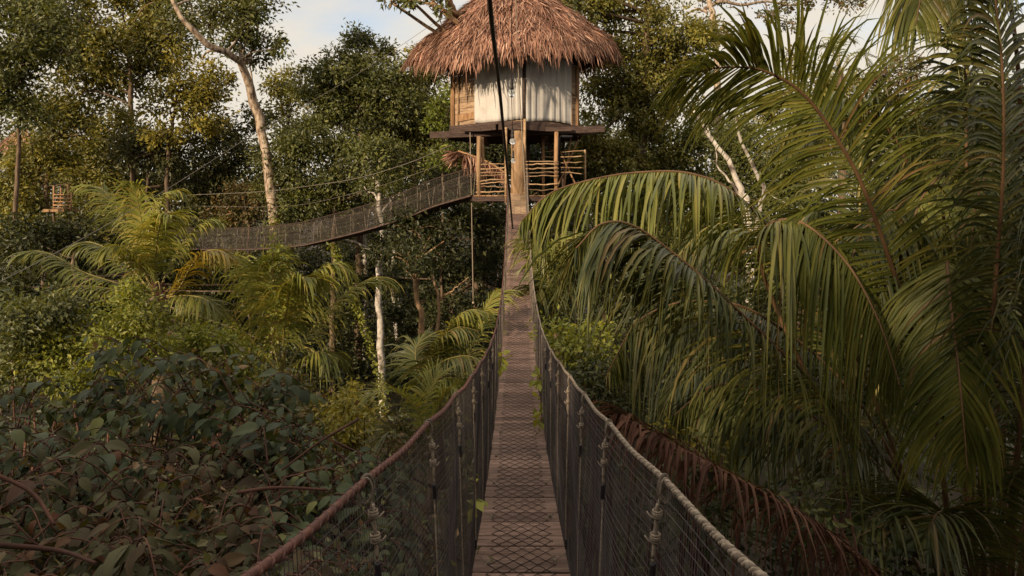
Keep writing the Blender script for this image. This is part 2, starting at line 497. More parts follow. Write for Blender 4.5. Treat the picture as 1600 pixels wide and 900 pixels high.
def palm(name, label, foot, crown_pt, fronds, seed, mat='palm', trunk_r=.16, L=.8, cat='palm', group=None, fold=False, K=5, w=.04, n=48, droop=.4, stalk='rachis_green', r=.025, lift=.25):
    """fronds: dicts or lists of (px, py, depth)."""
    rg = np.random.default_rng(seed)
    root = thing(name, label, cat, foot, group)
    tb = MB()
    tp = spline([foot, (np.asarray(foot) + crown_pt) / 2 + rg.normal(size=3) * .1, crown_pt], 14)
    tube(tb, tp, np.linspace(trunk_r * 1.2, trunk_r, 14) * (1 + .05 * rg.normal(size=14)), 10)
    tb.build('trunk', M['bark_brown'], root)
    for f in fronds:
        kw = {}
        if isinstance(f, dict):
            kw = dict(f); pts = kw.pop('pts')
        else:
            pts = f
        mt = kw.pop('mat', mat); sk = kw.pop('stalk', stalk); lab = kw.pop('label', None)
        a = dict(L=L, n=n, droop=droop, w=w, fold=fold, K=K, r=r, lift=lift); a.update(kw)
        o = frond_mesh([P(*q) for q in pts], rg=rg, **a).build('frond', [M[mt], M[sk]], root)
        if lab:
            o['label'] = lab
    return root

# ------------------------------------------------------------------ ground
gx = np.concatenate([np.linspace(-700, -62, 12), np.linspace(-60, 60, 81), np.linspace(62, 700, 12)])
gy = np.concatenate([np.linspace(-300, -22, 8), np.linspace(-20, 70, 61), np.linspace(75, 1500, 14)])
X, Y = np.meshgrid(gx, gy, indexing='ij')
def ground_z(x, y):
    return .25 * np.sin(x * .35 + 1) * np.cos(y * .28) + .16 * np.sin(x * 1.1 + y * .8) + .6 * np.clip((np.abs(x) - 8) / 20, 0, 1)
Z = ground_z(X, Y)
nx, ny = len(gx), len(gy)
i, j = np.meshgrid(np.arange(nx - 1), np.arange(ny - 1), indexing='ij')
gb = MB()
gb.add(np.stack([X, Y, Z], -1), np.stack([i * ny + j, (i + 1) * ny + j, (i + 1) * ny + j + 1, i * ny + j + 1], -1).reshape(-1, 4))
tag(gb.build('ground', M['ground']), kind='structure')

rg = np.random.default_rng(5)
ub = MB()
n = 52000
ux, uy = rg.uniform(-30, 30, n), rg.uniform(3, 46, n)
hump = .6 + .5 * np.sin(ux * .9 + 1.3 * np.sin(uy * .6)) * np.cos(uy * .8 + ux * .3)
uz = ground_z(ux, uy) + rg.uniform(0, 1, n) ** .7 * (.35 + 1.5 * hump)
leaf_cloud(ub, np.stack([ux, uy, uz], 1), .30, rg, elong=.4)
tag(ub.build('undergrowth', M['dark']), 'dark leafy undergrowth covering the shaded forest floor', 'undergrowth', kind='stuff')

# ------------------------------------------------------------------ the main rope bridge
def deck_z(d):
    d = np.asarray(d, float)
    return EYE + np.where(d >= 3, -2.64 + .0143 * (d - 9.6) ** 2, -2.017 - .189 * (d - 3))
def deck_c(d):
    return np.interp(d, [1.0, 1.7, 2.6, 3.5, 4.2, 8, 24.6], [-.012, .008, .025, .042, .056, .08, .196])
RAIL_D = [-.6, 1.05, 1.7, 2.6, 3.5, 4.4, 5.3, 6.2, 8.3, 12.6, 24.6]
RAIL_H = [.46, .395, .373, .345, .332, .32, .31, .295, .278, .28, .34]
def rail_hw(d):
    k = [np.interp(np.asarray(d, float) + o, RAIL_D, RAIL_H) for o in (-.4, -.2, 0, .2, .4)]
    return sum(k) / 5
def rail_pt(d, s):
    d = np.asarray(d, float)
    return np.stack([deck_c(d) + s * rail_hw(d), d, deck_z(d) + np.interp(d, [0, 1.7, 3.5, 5, 12, 24.6], [1.08, 1.10, 1.165, 1.2, 1.2, 1.12]) - .012 * np.sin((d - .8) / .9 * math.pi) ** 2], -1)
HALF = .30
def net_pt(d, s, u, inset=0.0):
    """u = 0 at the rail, 1 at the deck edge."""
    d = np.asarray(d, float)
    a = rail_pt(d, s)
    e = np.stack([deck_c(d) + s * HALF, d, deck_z(d) - .02], -1)
    c = np.stack([deck_c(d) + s * (rail_hw(d) * .35 + HALF * .62), d, deck_z(d) + .45], -1)
    u = np.asarray(u, float)[..., None]
    q = a * (1 - u) ** 2 + 2 * c * u * (1 - u) + e * u ** 2
    q[..., 0] -= s * inset
    return q

bridge = thing('rope_bridge', 'narrow plank suspension bridge with black netting leading straight up to the thatched tree house', 'rope bridge', (0, 2, float(deck_z(2))))
rg = np.random.default_rng(11)
db = MB()
d = -.6
while d < 24.45:
    wd = rg.choice([.13, .165, .19, .21, .245])
    a, e = d, min(d + wd - .009, 24.5)
    dx = rg.normal() * .007
    sk = rg.normal() * .004
    lo, hi = -HALF - .012 + dx + rg.normal() * .006, HALF + .012 + dx + rg.normal() * .006
    V = []
    tz = rg.normal() * .002
    for zz in (0, -.032):
        for (xx, yy) in ((lo, a + sk), (hi, a - sk), (hi, e - sk), (lo, e + sk)):
            V.append([deck_c(yy) + xx, yy, float(deck_z(yy)) + zz + tz + rg.normal() * .0012])
    db.add(V, [[0, 1, 2, 3], [7, 6, 5, 4], [0, 4, 5, 1], [1, 5, 6, 2], [2, 6, 7, 3], [3, 7, 4, 0]], 0, False)
    d += wd
db.build('deck', M['plank'], bridge)
# two cables under the deck
for s in (-1, 1):
    mb = MB()
    dd = np.linspace(-.6, 24.5, 90)
    tube(mb, np.stack([deck_c(dd) + s * .24, dd, deck_z(dd) - .055], -1), .014, 6)
    mb.build('deck_cable', M['wire'], bridge)
# chain-link laid on the planks
mb = MB()
cw, cl, hw = .105, .15, .215
span = 2 * hw / cw * cl
k = -4
while True:
    s0 = 1.6 + k * cl
    k += 1
    if s0 > 24:
        break
    t = np.linspace(0, 1, 9)
    for sg in (-1, 1):
        dd = s0 + span * t
        ok = (dd < 24.4) & (dd > -.5)
        if ok.sum() < 3:
            continue
        dd2, xx = dd[ok], (sg * (-hw + 2 * hw * t))[ok] + .01 * np.sin(dd[ok] * 3)
        tube(mb, np.stack([deck_c(dd2) + xx, dd2, deck_z(dd2) + .0075 + .002 * np.sin(xx * 60 + dd2 * 9) + (.0015 if sg > 0 else 0)], -1), .0024, 3, cap=False)
mb.build('wire_mesh', M['wire'], bridge)
# netting
for s in (-1, 1):
    mb = MB()
    rg = np.random.default_rng(21 + s)
    cols = np.concatenate([np.arange(.7, 7, .020), np.arange(7, 24.4, .04)])
    for dcol in cols:
        u = np.linspace(0, 1, 11)
        q = net_pt(np.full(11, dcol) + .010 * np.sin(u * 9 + dcol * 2.1) + .02 * np.sin(dcol * 1.3 + u * 3), s, u)
        q[:, 0] += .012 * np.sin(dcol * 4.2 + u * 5) * np.sin(u * math.pi)
        tube(mb, q, .0010 if dcol < 7 else .0018, 3, cap=False)
    dd = np.concatenate([np.arange(.7, 8, .07), np.arange(8, 24.4, .2)])
    for uu in np.linspace(.012, .99, 52):
        q = net_pt(dd + .02 * np.sin(dd * 1.3 + uu * 3), s, np.full(len(dd), uu) + .003 * np.sin(dd * 7 + uu * 40))
        q[:, 0] += .012 * np.sin(dd * 4.2 + uu * 5) * math.sin(uu * math.pi)
        tube(mb, q, .00095, 3, cap=False)
    mb.build('netting', M['net'], bridge)
# handrails: left a red-brown wrapped rope, right a pale three-strand rope
dd = np.linspace(-.6, 24.6, 420)
for s in (-1, 1):
    c = rail_pt(dd, s)
    mb = MB()
    if s < 0:
        tube(mb, c, .0085, 10)
        h = MB()
        de = np.linspace(.6, 24.6, 3600)
        ph = de * 2 * math.pi / .045
        q = rail_pt(de, s)
        q[:, 0] += np.cos(ph) * .0090; q[:, 2] += np.sin(ph) * .0090
        r_o = mb.build('handrail', M['rope_dark'], bridge)
        r_o['label'] = 'red brown wrapped handrail'
        tube(h, q, .0032, 5)
        h.build('wrapping', M['rope_dark'], r_o)
    else:
        de = np.linspace(.6, 24.6, 2200)
        for k in range(3):
            ph = de * 2 * math.pi / .052 + k * 2 * math.pi / 3
            q = rail_pt(de, s)
            q[:, 0] += np.cos(ph) * .0045; q[:, 2] += np.sin(ph) * .0045
            tube(mb, q, .0052, 6)
        r_o = mb.build('handrail', M['rope_pale'], bridge)
        r_o['label'] = 'pale twisted rope handrail'
# hangers
HANG = [1.7 + .9 * k for k in range(26)]
for s in (-1, 1):
    for k, hd in enumerate(HANG):
        rg = np.random.default_rng(300 + k * 2 + s)
        near = hd < 7.5
        u = np.linspace(.03, .93, 26)
        q = net_pt(np.full(26, hd) + (.008 * np.sin(u * 7 + k)), s, u, inset=.010)
        R = rail_pt(hd, s)
        kz = float(deck_z(hd))
        knot = np.array([deck_c(hd) + s * (HALF - rg.uniform(.055, .10)), hd - .03 + rg.normal() * .02, kz + .012])
        q = np.vstack([q, spline([q[-1], (q[-1] + knot) / 2 + [s * .012, 0, .012], knot], 6)[1:]])
        mb = MB()
        tube(mb, q, .0030 if near else .0042, 6)
        if near:
            th = np.linspace(0, 2 * math.pi, 20, endpoint=False)          # eyes of rope over the rail
            for dy, k1, k2, rr in ((.006, .0155, .034, .0042), (-.010, .0145, .031, .0038)):
                eye = np.stack([R[0] + np.cos(th) * k1 - s * .002, np.full(20, hd) + dy + .010 * np.cos(th), R[2] - .021 + np.sin(th) * k2], -1)
                tube(mb, eye, rr, 6, closed=True)
            for dy, ins, e in ((.008, .012, .175), (-.005, .016, .15)):
                tube(mb, net_pt(np.full(14, hd + dy), s, np.linspace(.045, e, 14), inset=ins), .0040, 6)
        sphere(mb, knot, .012, seg=8, ring=6)
        for z in range(3 if near else 1):                                   # frayed tails lying on the plank
            f = knot + np.array([-s * rg.uniform(-.02, .05), rg.normal() * .05, .002])
            tube(mb, spline([knot, (knot + f) / 2 + [0, 0, .014], f], 6), .0030, 5)
        ho = mb.build('hanger_rope', M['rope_pale'], bridge)
        if near:
            for t0, t1 in ((.058, .070), (.104, .118)):
                cb = MB()
                for tt in np.linspace(t0, t1, 4):
                    c = net_pt(np.array([hd + .002]), s, np.array([tt]), inset=.0125)[0]
                    th = np.linspace(0, 2 * math.pi, 10, endpoint=False)
                    tube(cb, np.stack([c[0] + np.cos(th) * .0105, c[1] + np.sin(th) * .0125, np.full(10, c[2])], -1), .0032, 5, closed=True)
                tube(cb, spline([c, c + [-s * .012, .012, -.006], c + [-s * .022, .018, .006]], 5), .0024, 4)
                cb.build('rope_binding', M['rope_pale'], ho)
            tb = MB()
            tube(tb, net_pt(np.full(8, hd + .001), s, np.linspace(.160, .205, 8) + .012 * (k % 3), inset=.0125), .0078, 8)
            tb.build('tape', M['tape'], ho)
            tb = MB()
            tube(tb, net_pt(np.full(8, hd), s, np.linspace(.84, .90, 8), inset=.010), .0055, 8)
            tb.build('tape', M['tape'], ho)

# ------------------------------------------------------------------ the tree house
HD = 27.2
HC = P(804, 330, HD)
house = thing('tree_house', 'round wooden tree house on stilts with brown thatched roof and white curtains', 'tree house', (HC[0], HC[1], EYE + .55))
rg = np.random.default_rng(42)
# roof: courses of dry palm leaf strips over a dark bed
prof_r = np.array([0, .5, 1.45, 2.1, 2.75, 3.4, 3.85, 4.15, 4.33])
prof_z = np.array([10.6, 9.95, 8.45, 7.98, 7.42, 6.96, 6.58, 6.15, 5.6]) + EYE
def roof_pt(th, f):
    """th = 0 to the right, -pi/2 towards the viewer; f = 0 at the tip, 1 at the eaves."""
    hexk = 1 - .05 * (1 - np.cos(6 * th)) / 2
    R = 4.22 * f * hexk * (1 - .10 * np.clip(-np.sin(th), 0, 1))
    R = R * (1 + .05 * np.exp(-((np.angle(np.exp(1j * (th - 3.0)))) / .6) ** 2) * f)
    z = np.interp(f * 4.3, prof_r, prof_z)
    fl = np.clip((f - .35) / .65, 0, 1) ** 2
    dth = lambda c, w: np.exp(-((np.angle(np.exp(1j * (th - c)))) / w) ** 2)
    z = z - fl * (1.12 * dth(-2.15, .62) + .70 * dth(-.98, .42) + .35 * dth(-1.52, .3) - .12 * dth(-1.5, .10) + .22 * dth(-2.9, .4) - .22 * dth(.0, .4))
    z = z + .05 * np.sin(9 * th + 4 * f) * fl + .03 * np.sin(23 * th)
    z = z + .10 * np.exp(-((f - .62) / .05) ** 2)
    return np.stack([HC[0] + R * np.cos(th), HC[1] + R * np.sin(th), z], -1)
bed = MB()
th, ff = np.meshgrid(np.linspace(-math.pi, math.pi, 73)[:-1], np.linspace(.02, .945, 24), indexing='ij')
V = roof_pt(th, ff) - [0, 0, .06]
i, j = np.meshgrid(np.arange(72), np.arange(23), indexing='ij')
Fq = np.stack([i * 24 + j, i * 24 + j + 1, ((i + 1) % 72) * 24 + j + 1, ((i + 1) % 72) * 24 + j], -1).reshape(-1, 4)
bed.add(V, Fq)
V2 = roof_pt(th, ff) - [0, 0, .13]
bed.add(V2, Fq[:, ::-1])
roof_o = bed.build('roof', M['thatch_bed'], house)
st = MB()
courses = np.concatenate([np.linspace(1.02, .10, 24)])
for ci, f0 in enumerate(courses):
    nst = int(26.5 * f0 * 44 * (1.9 if ci < 2 else 1))
    th = rg.uniform(-math.pi, math.pi, nst)
    fs = np.clip(f0 - .10 + rg.normal(size=nst) * .022, .02, .98)
    a = roof_pt(th, fs)
    e = roof_pt(th + rg.normal(size=nst) * .02 / max(f0, .1), np.minimum(fs + .03, 1.0))
    dr = nrm(e - a)
    dr = nrm(dr + rg.normal(size=(nst, 3)) * .17)
    up = nrm(np.cross(np.stack([-np.sin(th), np.cos(th), 0 * th], -1), dr) * 1.0)
    up *= np.where(up[:, 2:] < 0, -1, 1)
    L = rg.uniform(.32, .72, nst)
    if ci < 2:
        L *= rg.uniform(.8, 1.15, nst)
    Wv = nrm(np.cross(dr, up) + rg.normal(size=(nst, 3)) * .35)
    wd = rg.uniform(.016, .042, nst)
    rows, p = [], a + up * rg.uniform(.0, .05, (nst, 1))
    for k, wk in enumerate((.7, 1, .85, .15)):
        hw_ = (wd * wk)[:, None] / 1.6
        rows.append(np.stack([p - Wv * hw_, p + up * hw_ * .4, p + Wv * hw_], 1))
        p = p + dr * (L / 3)[:, None] + up * (.012 * k)
        dr = nrm(dr + np.array([0, 0, -1.0]) * (.24 if ci > 1 else .75) * rg.uniform(.3, 1.3, (nst, 1)) + up * .02)
    V = np.stack(rows, 1)
    q = [[k * 3 + j_, k * 3 + j_ + 1, (k + 1) * 3 + j_ + 1, (k + 1) * 3 + j_] for k in range(3) for j_ in range(2)]
    st.add(V, (np.array(q)[None] + np.arange(nst)[:, None, None] * 12).reshape(-1, 4), 0, True)
st.build('thatch', M['thatch'], roof_o)

def poly_px(py_z, pts):
    return [np.array([(px - HX) / FPX * dd, dd, py_z]) for px, dd in pts]
FLOOR = EYE + 3.27
RING = [(779, 24.95), (819, 24.95), (903, 26.3), (900, 28.6), (840, 30.0), (760, 30.0), (706, 28.4), (709, 26.3)]
ring = poly_px(FLOOR, RING)
cen = np.mean(ring, 0)
out_ring = [p + nrm((p - cen) * [1, 1, 0]) * .16 for p in ring]
fb = MB()
V = [p for p in out_ring] + [p - [0, 0, .10] for p in out_ring]
fb.f = []
fb.add(V, [list(range(8))], 0, False)
fb.f.append((np.array([list(range(15, 7, -1))]), 0, False))
fb.f.append((np.array([[k, k + 8, (k + 1) % 8 + 8, (k + 1) % 8] for k in range(8)]), 0, False))
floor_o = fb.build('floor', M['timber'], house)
# fascia boards and joists under the floor
fa = MB()
for k in range(8):
    a, e = out_ring[k], out_ring[(k + 1) % 8]
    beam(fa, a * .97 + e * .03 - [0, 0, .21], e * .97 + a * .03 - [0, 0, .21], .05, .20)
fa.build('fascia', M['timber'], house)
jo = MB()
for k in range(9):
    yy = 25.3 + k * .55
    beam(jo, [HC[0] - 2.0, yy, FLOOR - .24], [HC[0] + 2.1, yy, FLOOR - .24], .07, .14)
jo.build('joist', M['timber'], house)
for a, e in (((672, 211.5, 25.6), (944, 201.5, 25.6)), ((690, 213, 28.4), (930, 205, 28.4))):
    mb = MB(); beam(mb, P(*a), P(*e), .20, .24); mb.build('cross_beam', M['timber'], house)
for xo in (-1.15, 0.0, 1.2):
    mb = MB(); beam(mb, [HC[0] + xo, 25.75, FLOOR - .40], [HC[0] + xo, 29.6, FLOOR - .40], .16, .17); mb.build('floor_beam', M['timber'], house)
# walls
TOP = EYE + 5.6
def wall_pts(k, t):
    a, e = ring[k], ring[(k + 1) % 8]
    return a + (e - a) * t
for k in range(8):
    mb = MB()
    a, e = ring[k], ring[(k + 1) % 8]
    w = np.linalg.norm(e - a)
    nb = 11
    for r_ in range(nb):
        z0 = FLOOR + .02 + r_ * (TOP - FLOOR) / nb
        hgt = (TOP - FLOOR) / nb - .012
        off = rg.normal() * .006
        nrmv = nrm((cen - (a + e) / 2) * [1, 1, 0]) * (.03 + off)
        beam(mb, a + nrmv + [0, 0, z0 - FLOOR + hgt / 2], e + nrmv + [0, 0, z0 - FLOOR + hgt / 2], .03, hgt)
    mb.build('wall', M['wallboard'], house)
for k in range(8):
    mb = MB()
    tube(mb, [ring[k] - [0, 0, .02], ring[k] + [0, 0, 2.55]], .055, 8)
    mb.build('wall_post', M['timber'] if k in (0, 1) else M['wood'], house)
mb = MB()                                                  # mid post of the left face and the framed board beside the right curtain
p0 = wall_pts(7, .12) + nrm((wall_pts(7, .12) - cen) * [1, 1, 0]) * .03
tube(mb, [p0, p0 + [0, 0, 2.4]], .035, 7); mb.build('wall_post', M['stick'], house)
mb = MB()
p0, p1 = wall_pts(1, .86), wall_pts(1, .97)
o_ = nrm((p0 - cen) * [1, 1, 0]) * .03
for z in range(2):
    beam(mb, p0 + o_ + [0, 0, .02 + z * 1.25], p0 + o_ + [0, 0, 1.2 + z * 1.1], .04, .05); beam(mb, p1 + o_ + [0, 0, .02 + z * 1.25], p1 + o_ + [0, 0, 1.2 + z * 1.1], .04, .05)
beam(mb, p0 + o_ + [0, 0, 1.22], p1 + o_ + [0, 0, 1.22], .05, .06)
mb.build('shutter_frame', M['wood'], house)
mb = MB()                                                  # a warm reddish board low on the left face
a, e = wall_pts(7, .08), wall_pts(7, .55)
o_ = nrm((a - cen) * [1, 1, 0]) * .028
beam(mb, a + o_ + [0, 0, .28], e + o_ + [0, 0, .34], .02, .26)
mb.build('low_board', M['wood'], house)
def curtain(path, folds, seed, amp=.05, z0=.04, z1=2.5):
    rg = np.random.default_rng(seed)
    q = spline(path, 90) if len(path) == 2 else np.concatenate([spline(path[:2], 40)[:-1], spline(path[1:], 51)])
    t = np.gradient(q, axis=0); nr = nrm(np.stack([t[:, 1], -t[:, 0], 0 * t[:, 0]], -1))
    nr *= np.where((nr * (q - cen)).sum(1, keepdims=True) < 0, -1, 1)
    u = np.linspace(0, 1, 90)
    zz = np.linspace(0, 1, 18)
    ph = u * folds * 2 * math.pi + 1.2 * np.sin(u * 11 + seed)
    rows = []
    for z in zz:
        hem = z0 + .05 * np.sin(u * 5 + seed) * (1 - z)
        h = hem + (z1 - hem) * z
        disp = .055 + amp * (np.sin(ph + .5 * np.sin(z * 4 + u * 6)) * (.55 + .45 * (1 - z)) + .5 * np.sin(ph * 2.3 + 1) * .5)
        rows.append(q + nr * disp[:, None] + np.stack([0 * u, 0 * u, h], -1))
    V = np.stack(rows, 0)
    i, j = np.meshgrid(np.arange(17), np.arange(89), indexing='ij')
    mb = MB(); mb.add(V, np.stack([i * 90 + j, i * 90 + j + 1, (i + 1) * 90 + j + 1, (i + 1) * 90 + j], -1).reshape(-1, 4))
    o = mb.build('curtain', M['curtain'], house)
    so = o.modifiers.new('cloth', 'SOLIDIFY'); so.thickness = .006
    return o
curtain([wall_pts(7, .50), wall_pts(7, 1.0), wall_pts(0, .93)], 7, 3, amp=.018)
curtain([wall_pts(1, .02), wall_pts(1, .86)], 6, 5, amp=.017, z0=.06)
# lower platform, posts, railings
PZ = EYE + .577
pl = MB()
for k in range(15):
    xa = (740 - HX) / FPX * 24.8 + k * (142 / FPX * 24.8) / 15
    beam(pl, [xa + .11, 24.65, PZ - .02], [xa + .11, 28.9, PZ - .02], .205, .035, up=(0, 0, 1))
pl.build('platform', M['wood'], house)
for yy in (24.72, 26.6, 28.6):
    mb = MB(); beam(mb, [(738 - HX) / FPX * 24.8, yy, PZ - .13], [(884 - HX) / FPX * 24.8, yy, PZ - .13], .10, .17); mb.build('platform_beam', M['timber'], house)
for px, d_, z0, z1, rr, mt in ((748.5, 24.75, 311, 213, .085, 'bark_tan'), (754, 24.95, 311, 215, .05, 'wood'), (869.5, 24.9, 311, 206, .075, 'wood'), (849, 26.4, 312, 207, .055, 'wood'), (790.5, 24.7, 318, 199, .05, 'stick'), (820, 24.72, 318, 186, .05, 'stick'),
                               (826, 28.4, 318, 205, .07, 'timber'), (752, 28.6, 312, 210, .07, 'timber'), (880, 28.6, 312, 208, .06, 'timber')):
    mb = MB(); tube(mb, [P(px, z0, d_), P(px + rg.normal() * .8, (z0 + z1) / 2, d_), P(px, z1, d_)], rr, 8)
    mb.build('post', M[mt], house)
def railing(p0, p1, ys, d0, d1, seed, endpost=None):
    rg = np.random.default_rng(seed)
    mb = MB()
    for (ya, yb) in ys:
        q = spline([P(p0, ya, d0), P((p0 + p1) / 2, (ya + yb) / 2 + rg.normal() * 1.0, (d0 + d1) / 2), P(p1, yb, d1)], 9)
        tube(mb, q + rg.normal(size=(9, 3)) * .010, .020 + rg.uniform(-.004, .007), 6)
    o = mb.build('railing', M['stick'], house)
    if endpost:
        e = MB(); tube(e, [P(*endpost[0]), P(*endpost[1])], .04, 7); e.build('railing_post', M['stick'], o)
railing(744, 791, [(257, 255), (265, 262), (271, 270), (275, 273.5), (283, 280), (288, 284.5), (293, 293), (300, 299)], 24.72, 24.68, 1)
railing(819, 873, [(252, 252), (258, 257.5), (264, 263), (270, 269), (276, 275), (288, 287), (296, 296)], 24.68, 24.72, 2)
railing(846, 915, [(236, 235), (245, 244), (254, 253), (262, 263), (271, 272)], 26.6, 26.4, 3, ((914, 234, 26.4), (914.5, 285, 26.4)))
railing(760, 790, [(262, 263), (272, 272), (284, 284)], 28.5, 28.5, 4)
mb = MB(); beam(mb, P(851, 214, 27.4), P(868, 247, 27.2), .10, .12); mb.build('brace', M['timber'], house)
mb = MB(); tube(mb, [P(894, 214, 25.1), P(877, 213, 25.1), P(873.5, 216, 25.1), P(873.5, 275, 25.1)], .055, 9); mb.build('drain_pipe', M['tape'], house)
for a, e in (((868, 222, 27), (905, 300, 27)), ((892, 214, 27), (880, 300, 27)), ((905, 214, 28), (872, 290, 27.5))):
    mb = MB(); tube(mb, spline([P(*a), P(*e)], 6), .035, 6); mb.build('brace', M['wood'], house)
# the board ramp from the bridge to the platform
mb = MB()
dd = np.linspace(22.9, 24.7, 4)
for k in range(3):
    for a, e in zip(dd[:-1], dd[1:]):
        xm = deck_c((a + e) / 2) - .2 + .2 * k
        beam(mb, [xm, a, float(deck_z(a)) + .022], [xm, e - .006, float(deck_z(e)) + .022], .196, .02)
mb.build('ramp', M['wallboard'], house)
# little dry-leaf roof over the stair at the left of the platform
aw = MB()
ridge = spline([P(716, 236, 26.3), P(740, 244, 26.2), P(768, 256, 26.2), P(792, 272, 26.2)], 40)
tube(aw, ridge, .04, 6)
tube(aw, ridge + [0, .35, -.15], .035, 6)
for yo, sg in ((0, -1), (.35, 1)):
    n = 420
    t = rg.uniform(0, 1, n) ** 1.2
    a = np.stack([np.interp(t, np.linspace(0, 1, 40), ridge[:, c]) for c in range(3)], -1) + [0, yo, -.02]
    dr = nrm(np.tile([.1, .18 * sg, -1.0], (n, 1)) + rg.normal(size=(n, 3)) * .22 - np.where(t < .12, 1, 0)[:, None] * [.9, 0, -.6])
    L = rg.uniform(.35, .80, n) * np.where(t < .5, 1.0, .6)
    W = nrm(np.cross(dr, rg.normal(size=(n, 3)))) * rg.uniform(.015, .035, (n, 1))
    b1, b2 = a + dr * (L * .5)[:, None], a + dr * L[:, None] + [0, 0, -.06]
    V = np.stack([a - W, a + W, b1 - W, b1 + W, b2 - W * .3, b2 + W * .3], 1)
    aw.add(V, (np.array([[0, 1, 3, 2], [2, 3, 5, 4]])[None] + np.arange(n)[:, None, None] * 6).reshape(-1, 4), 1, True)
aw.build('awning', [M['wood'], M['thatch']], house)

# ------------------------------------------------------------------ cables, lamps and ropes near the tree house
mb = MB()
tube(mb, spline([P(752, -260, 4.3), P(765, 0, 5.4), P(784, 175, 9.0), P(801, 357, 17.6)], 60), .021, 9)
tag(mb.build('black_cable', M['cable']), 'thick black sheathed cable slanting down across the tree house onto the bridge deck', 'cable')
lamp = thing('string_light', 'thin black cord with three clear bulbs hanging in front of the curtains', 'string lights', P(800, 150, 9))
mb = MB()
wire = [P(800.5, -120, 7.0), P(800, 0, 7.6), P(799.5, 95, 8.3), P(799.5, 150, 9.0), P(801, 212, 13.0), P(801.5, 240, 17.2), P(802, 262, 21), P(803, 290, 24.4)]
tube(mb, spline(wire, 60), .006, 6)
mb.build('cord', M['cable'], lamp)
for (px, py, dd, rr) in ((799.5, 146, 8.9, .048), (801, 221, 12.8, .056), (801.5, 233, 15, .03), (801.8, 251, 17.0, .056)):
    c = P(px, py, dd)
    sb = MB()
    zs = np.linspace(.01, .17, 9) * (rr / .041)
    rs = np.array([.6, .75, .8, .55, .78, .55, .62, .4, .2]) * rr * .75
    tube(sb, np.stack([np.full(9, c[0]), np.full(9, c[1]), c[2] + rr * .6 + zs], -1), rs, 10)
    so = sb.build('socket', M['tape'], lamp)
    gb_ = MB(); sphere(gb_, c, rr, seg=16, ring=10, squash=1.1)
    if rr != .03:
        gb_.build('bulb', M['glass'], so)
mb = MB()
tube(mb, spline([P(807, -60, 23.2), P(806, 0, 23.4), P(810, 110, 24.0), P(817, 230, 24.4), P(821, 303, 24.5)], 30), .018, 6)
tag(mb.build('guy_rope', M['rope_pale']), 'thin tan rope running from the thatch down to the right gate post', 'rope')
mb = MB()
tube(mb, spline([P(734.5, 206, 25.35), P(737, 330, 25.4), P(739.5, 472, 25.4)], 24), .019, 7)
e = P(739.5, 473, 25.4); sphere(mb, e, .05, seg=8, ring=6)
tag(mb.build('hanging_rope', M['rope_pale']), 'pale rope hanging free from the left end of the house beam', 'rope')
mb = MB()
tube(mb, spline([P(899, 345, 17), P(901, 430, 17), P(898, 520, 17)], 24), .019, 7)
tag(mb.build('hanging_rope', M['rope_pale']), 'pale rope hanging down right of the bridge below the arching frond', 'rope')
for pts, r_, lab in (([(-80, 480, 11), (0, 440, 12), (130, 372, 15), (270, 290, 19), (400, 208, 23), (560, 115, 26), (690, 28, 28.5)], .008, 'long thin steel cable rising from the left edge past the pale trunk to the roof'),
                     ([(262, 306, 34), (400, 300, 32), (480, 291, 30), (560, 278, 28.5), (640, 254, 27), (706, 226, 25.5)], .013, 'sagging light cable above the left side bridge'),
                     ([(300, 322, 34), (450, 322, 31), (560, 300, 28.5), (640, 275, 27), (712, 248, 25.6)], .007, 'thin lower cable just over the netting of the side bridge')):
    mb = MB(); tube(mb, spline([P(*q) for q in pts], 60), r_, 5)
    tag(mb.build('cable', M['steel']), lab, 'cable', 'thin cables strung at the left')

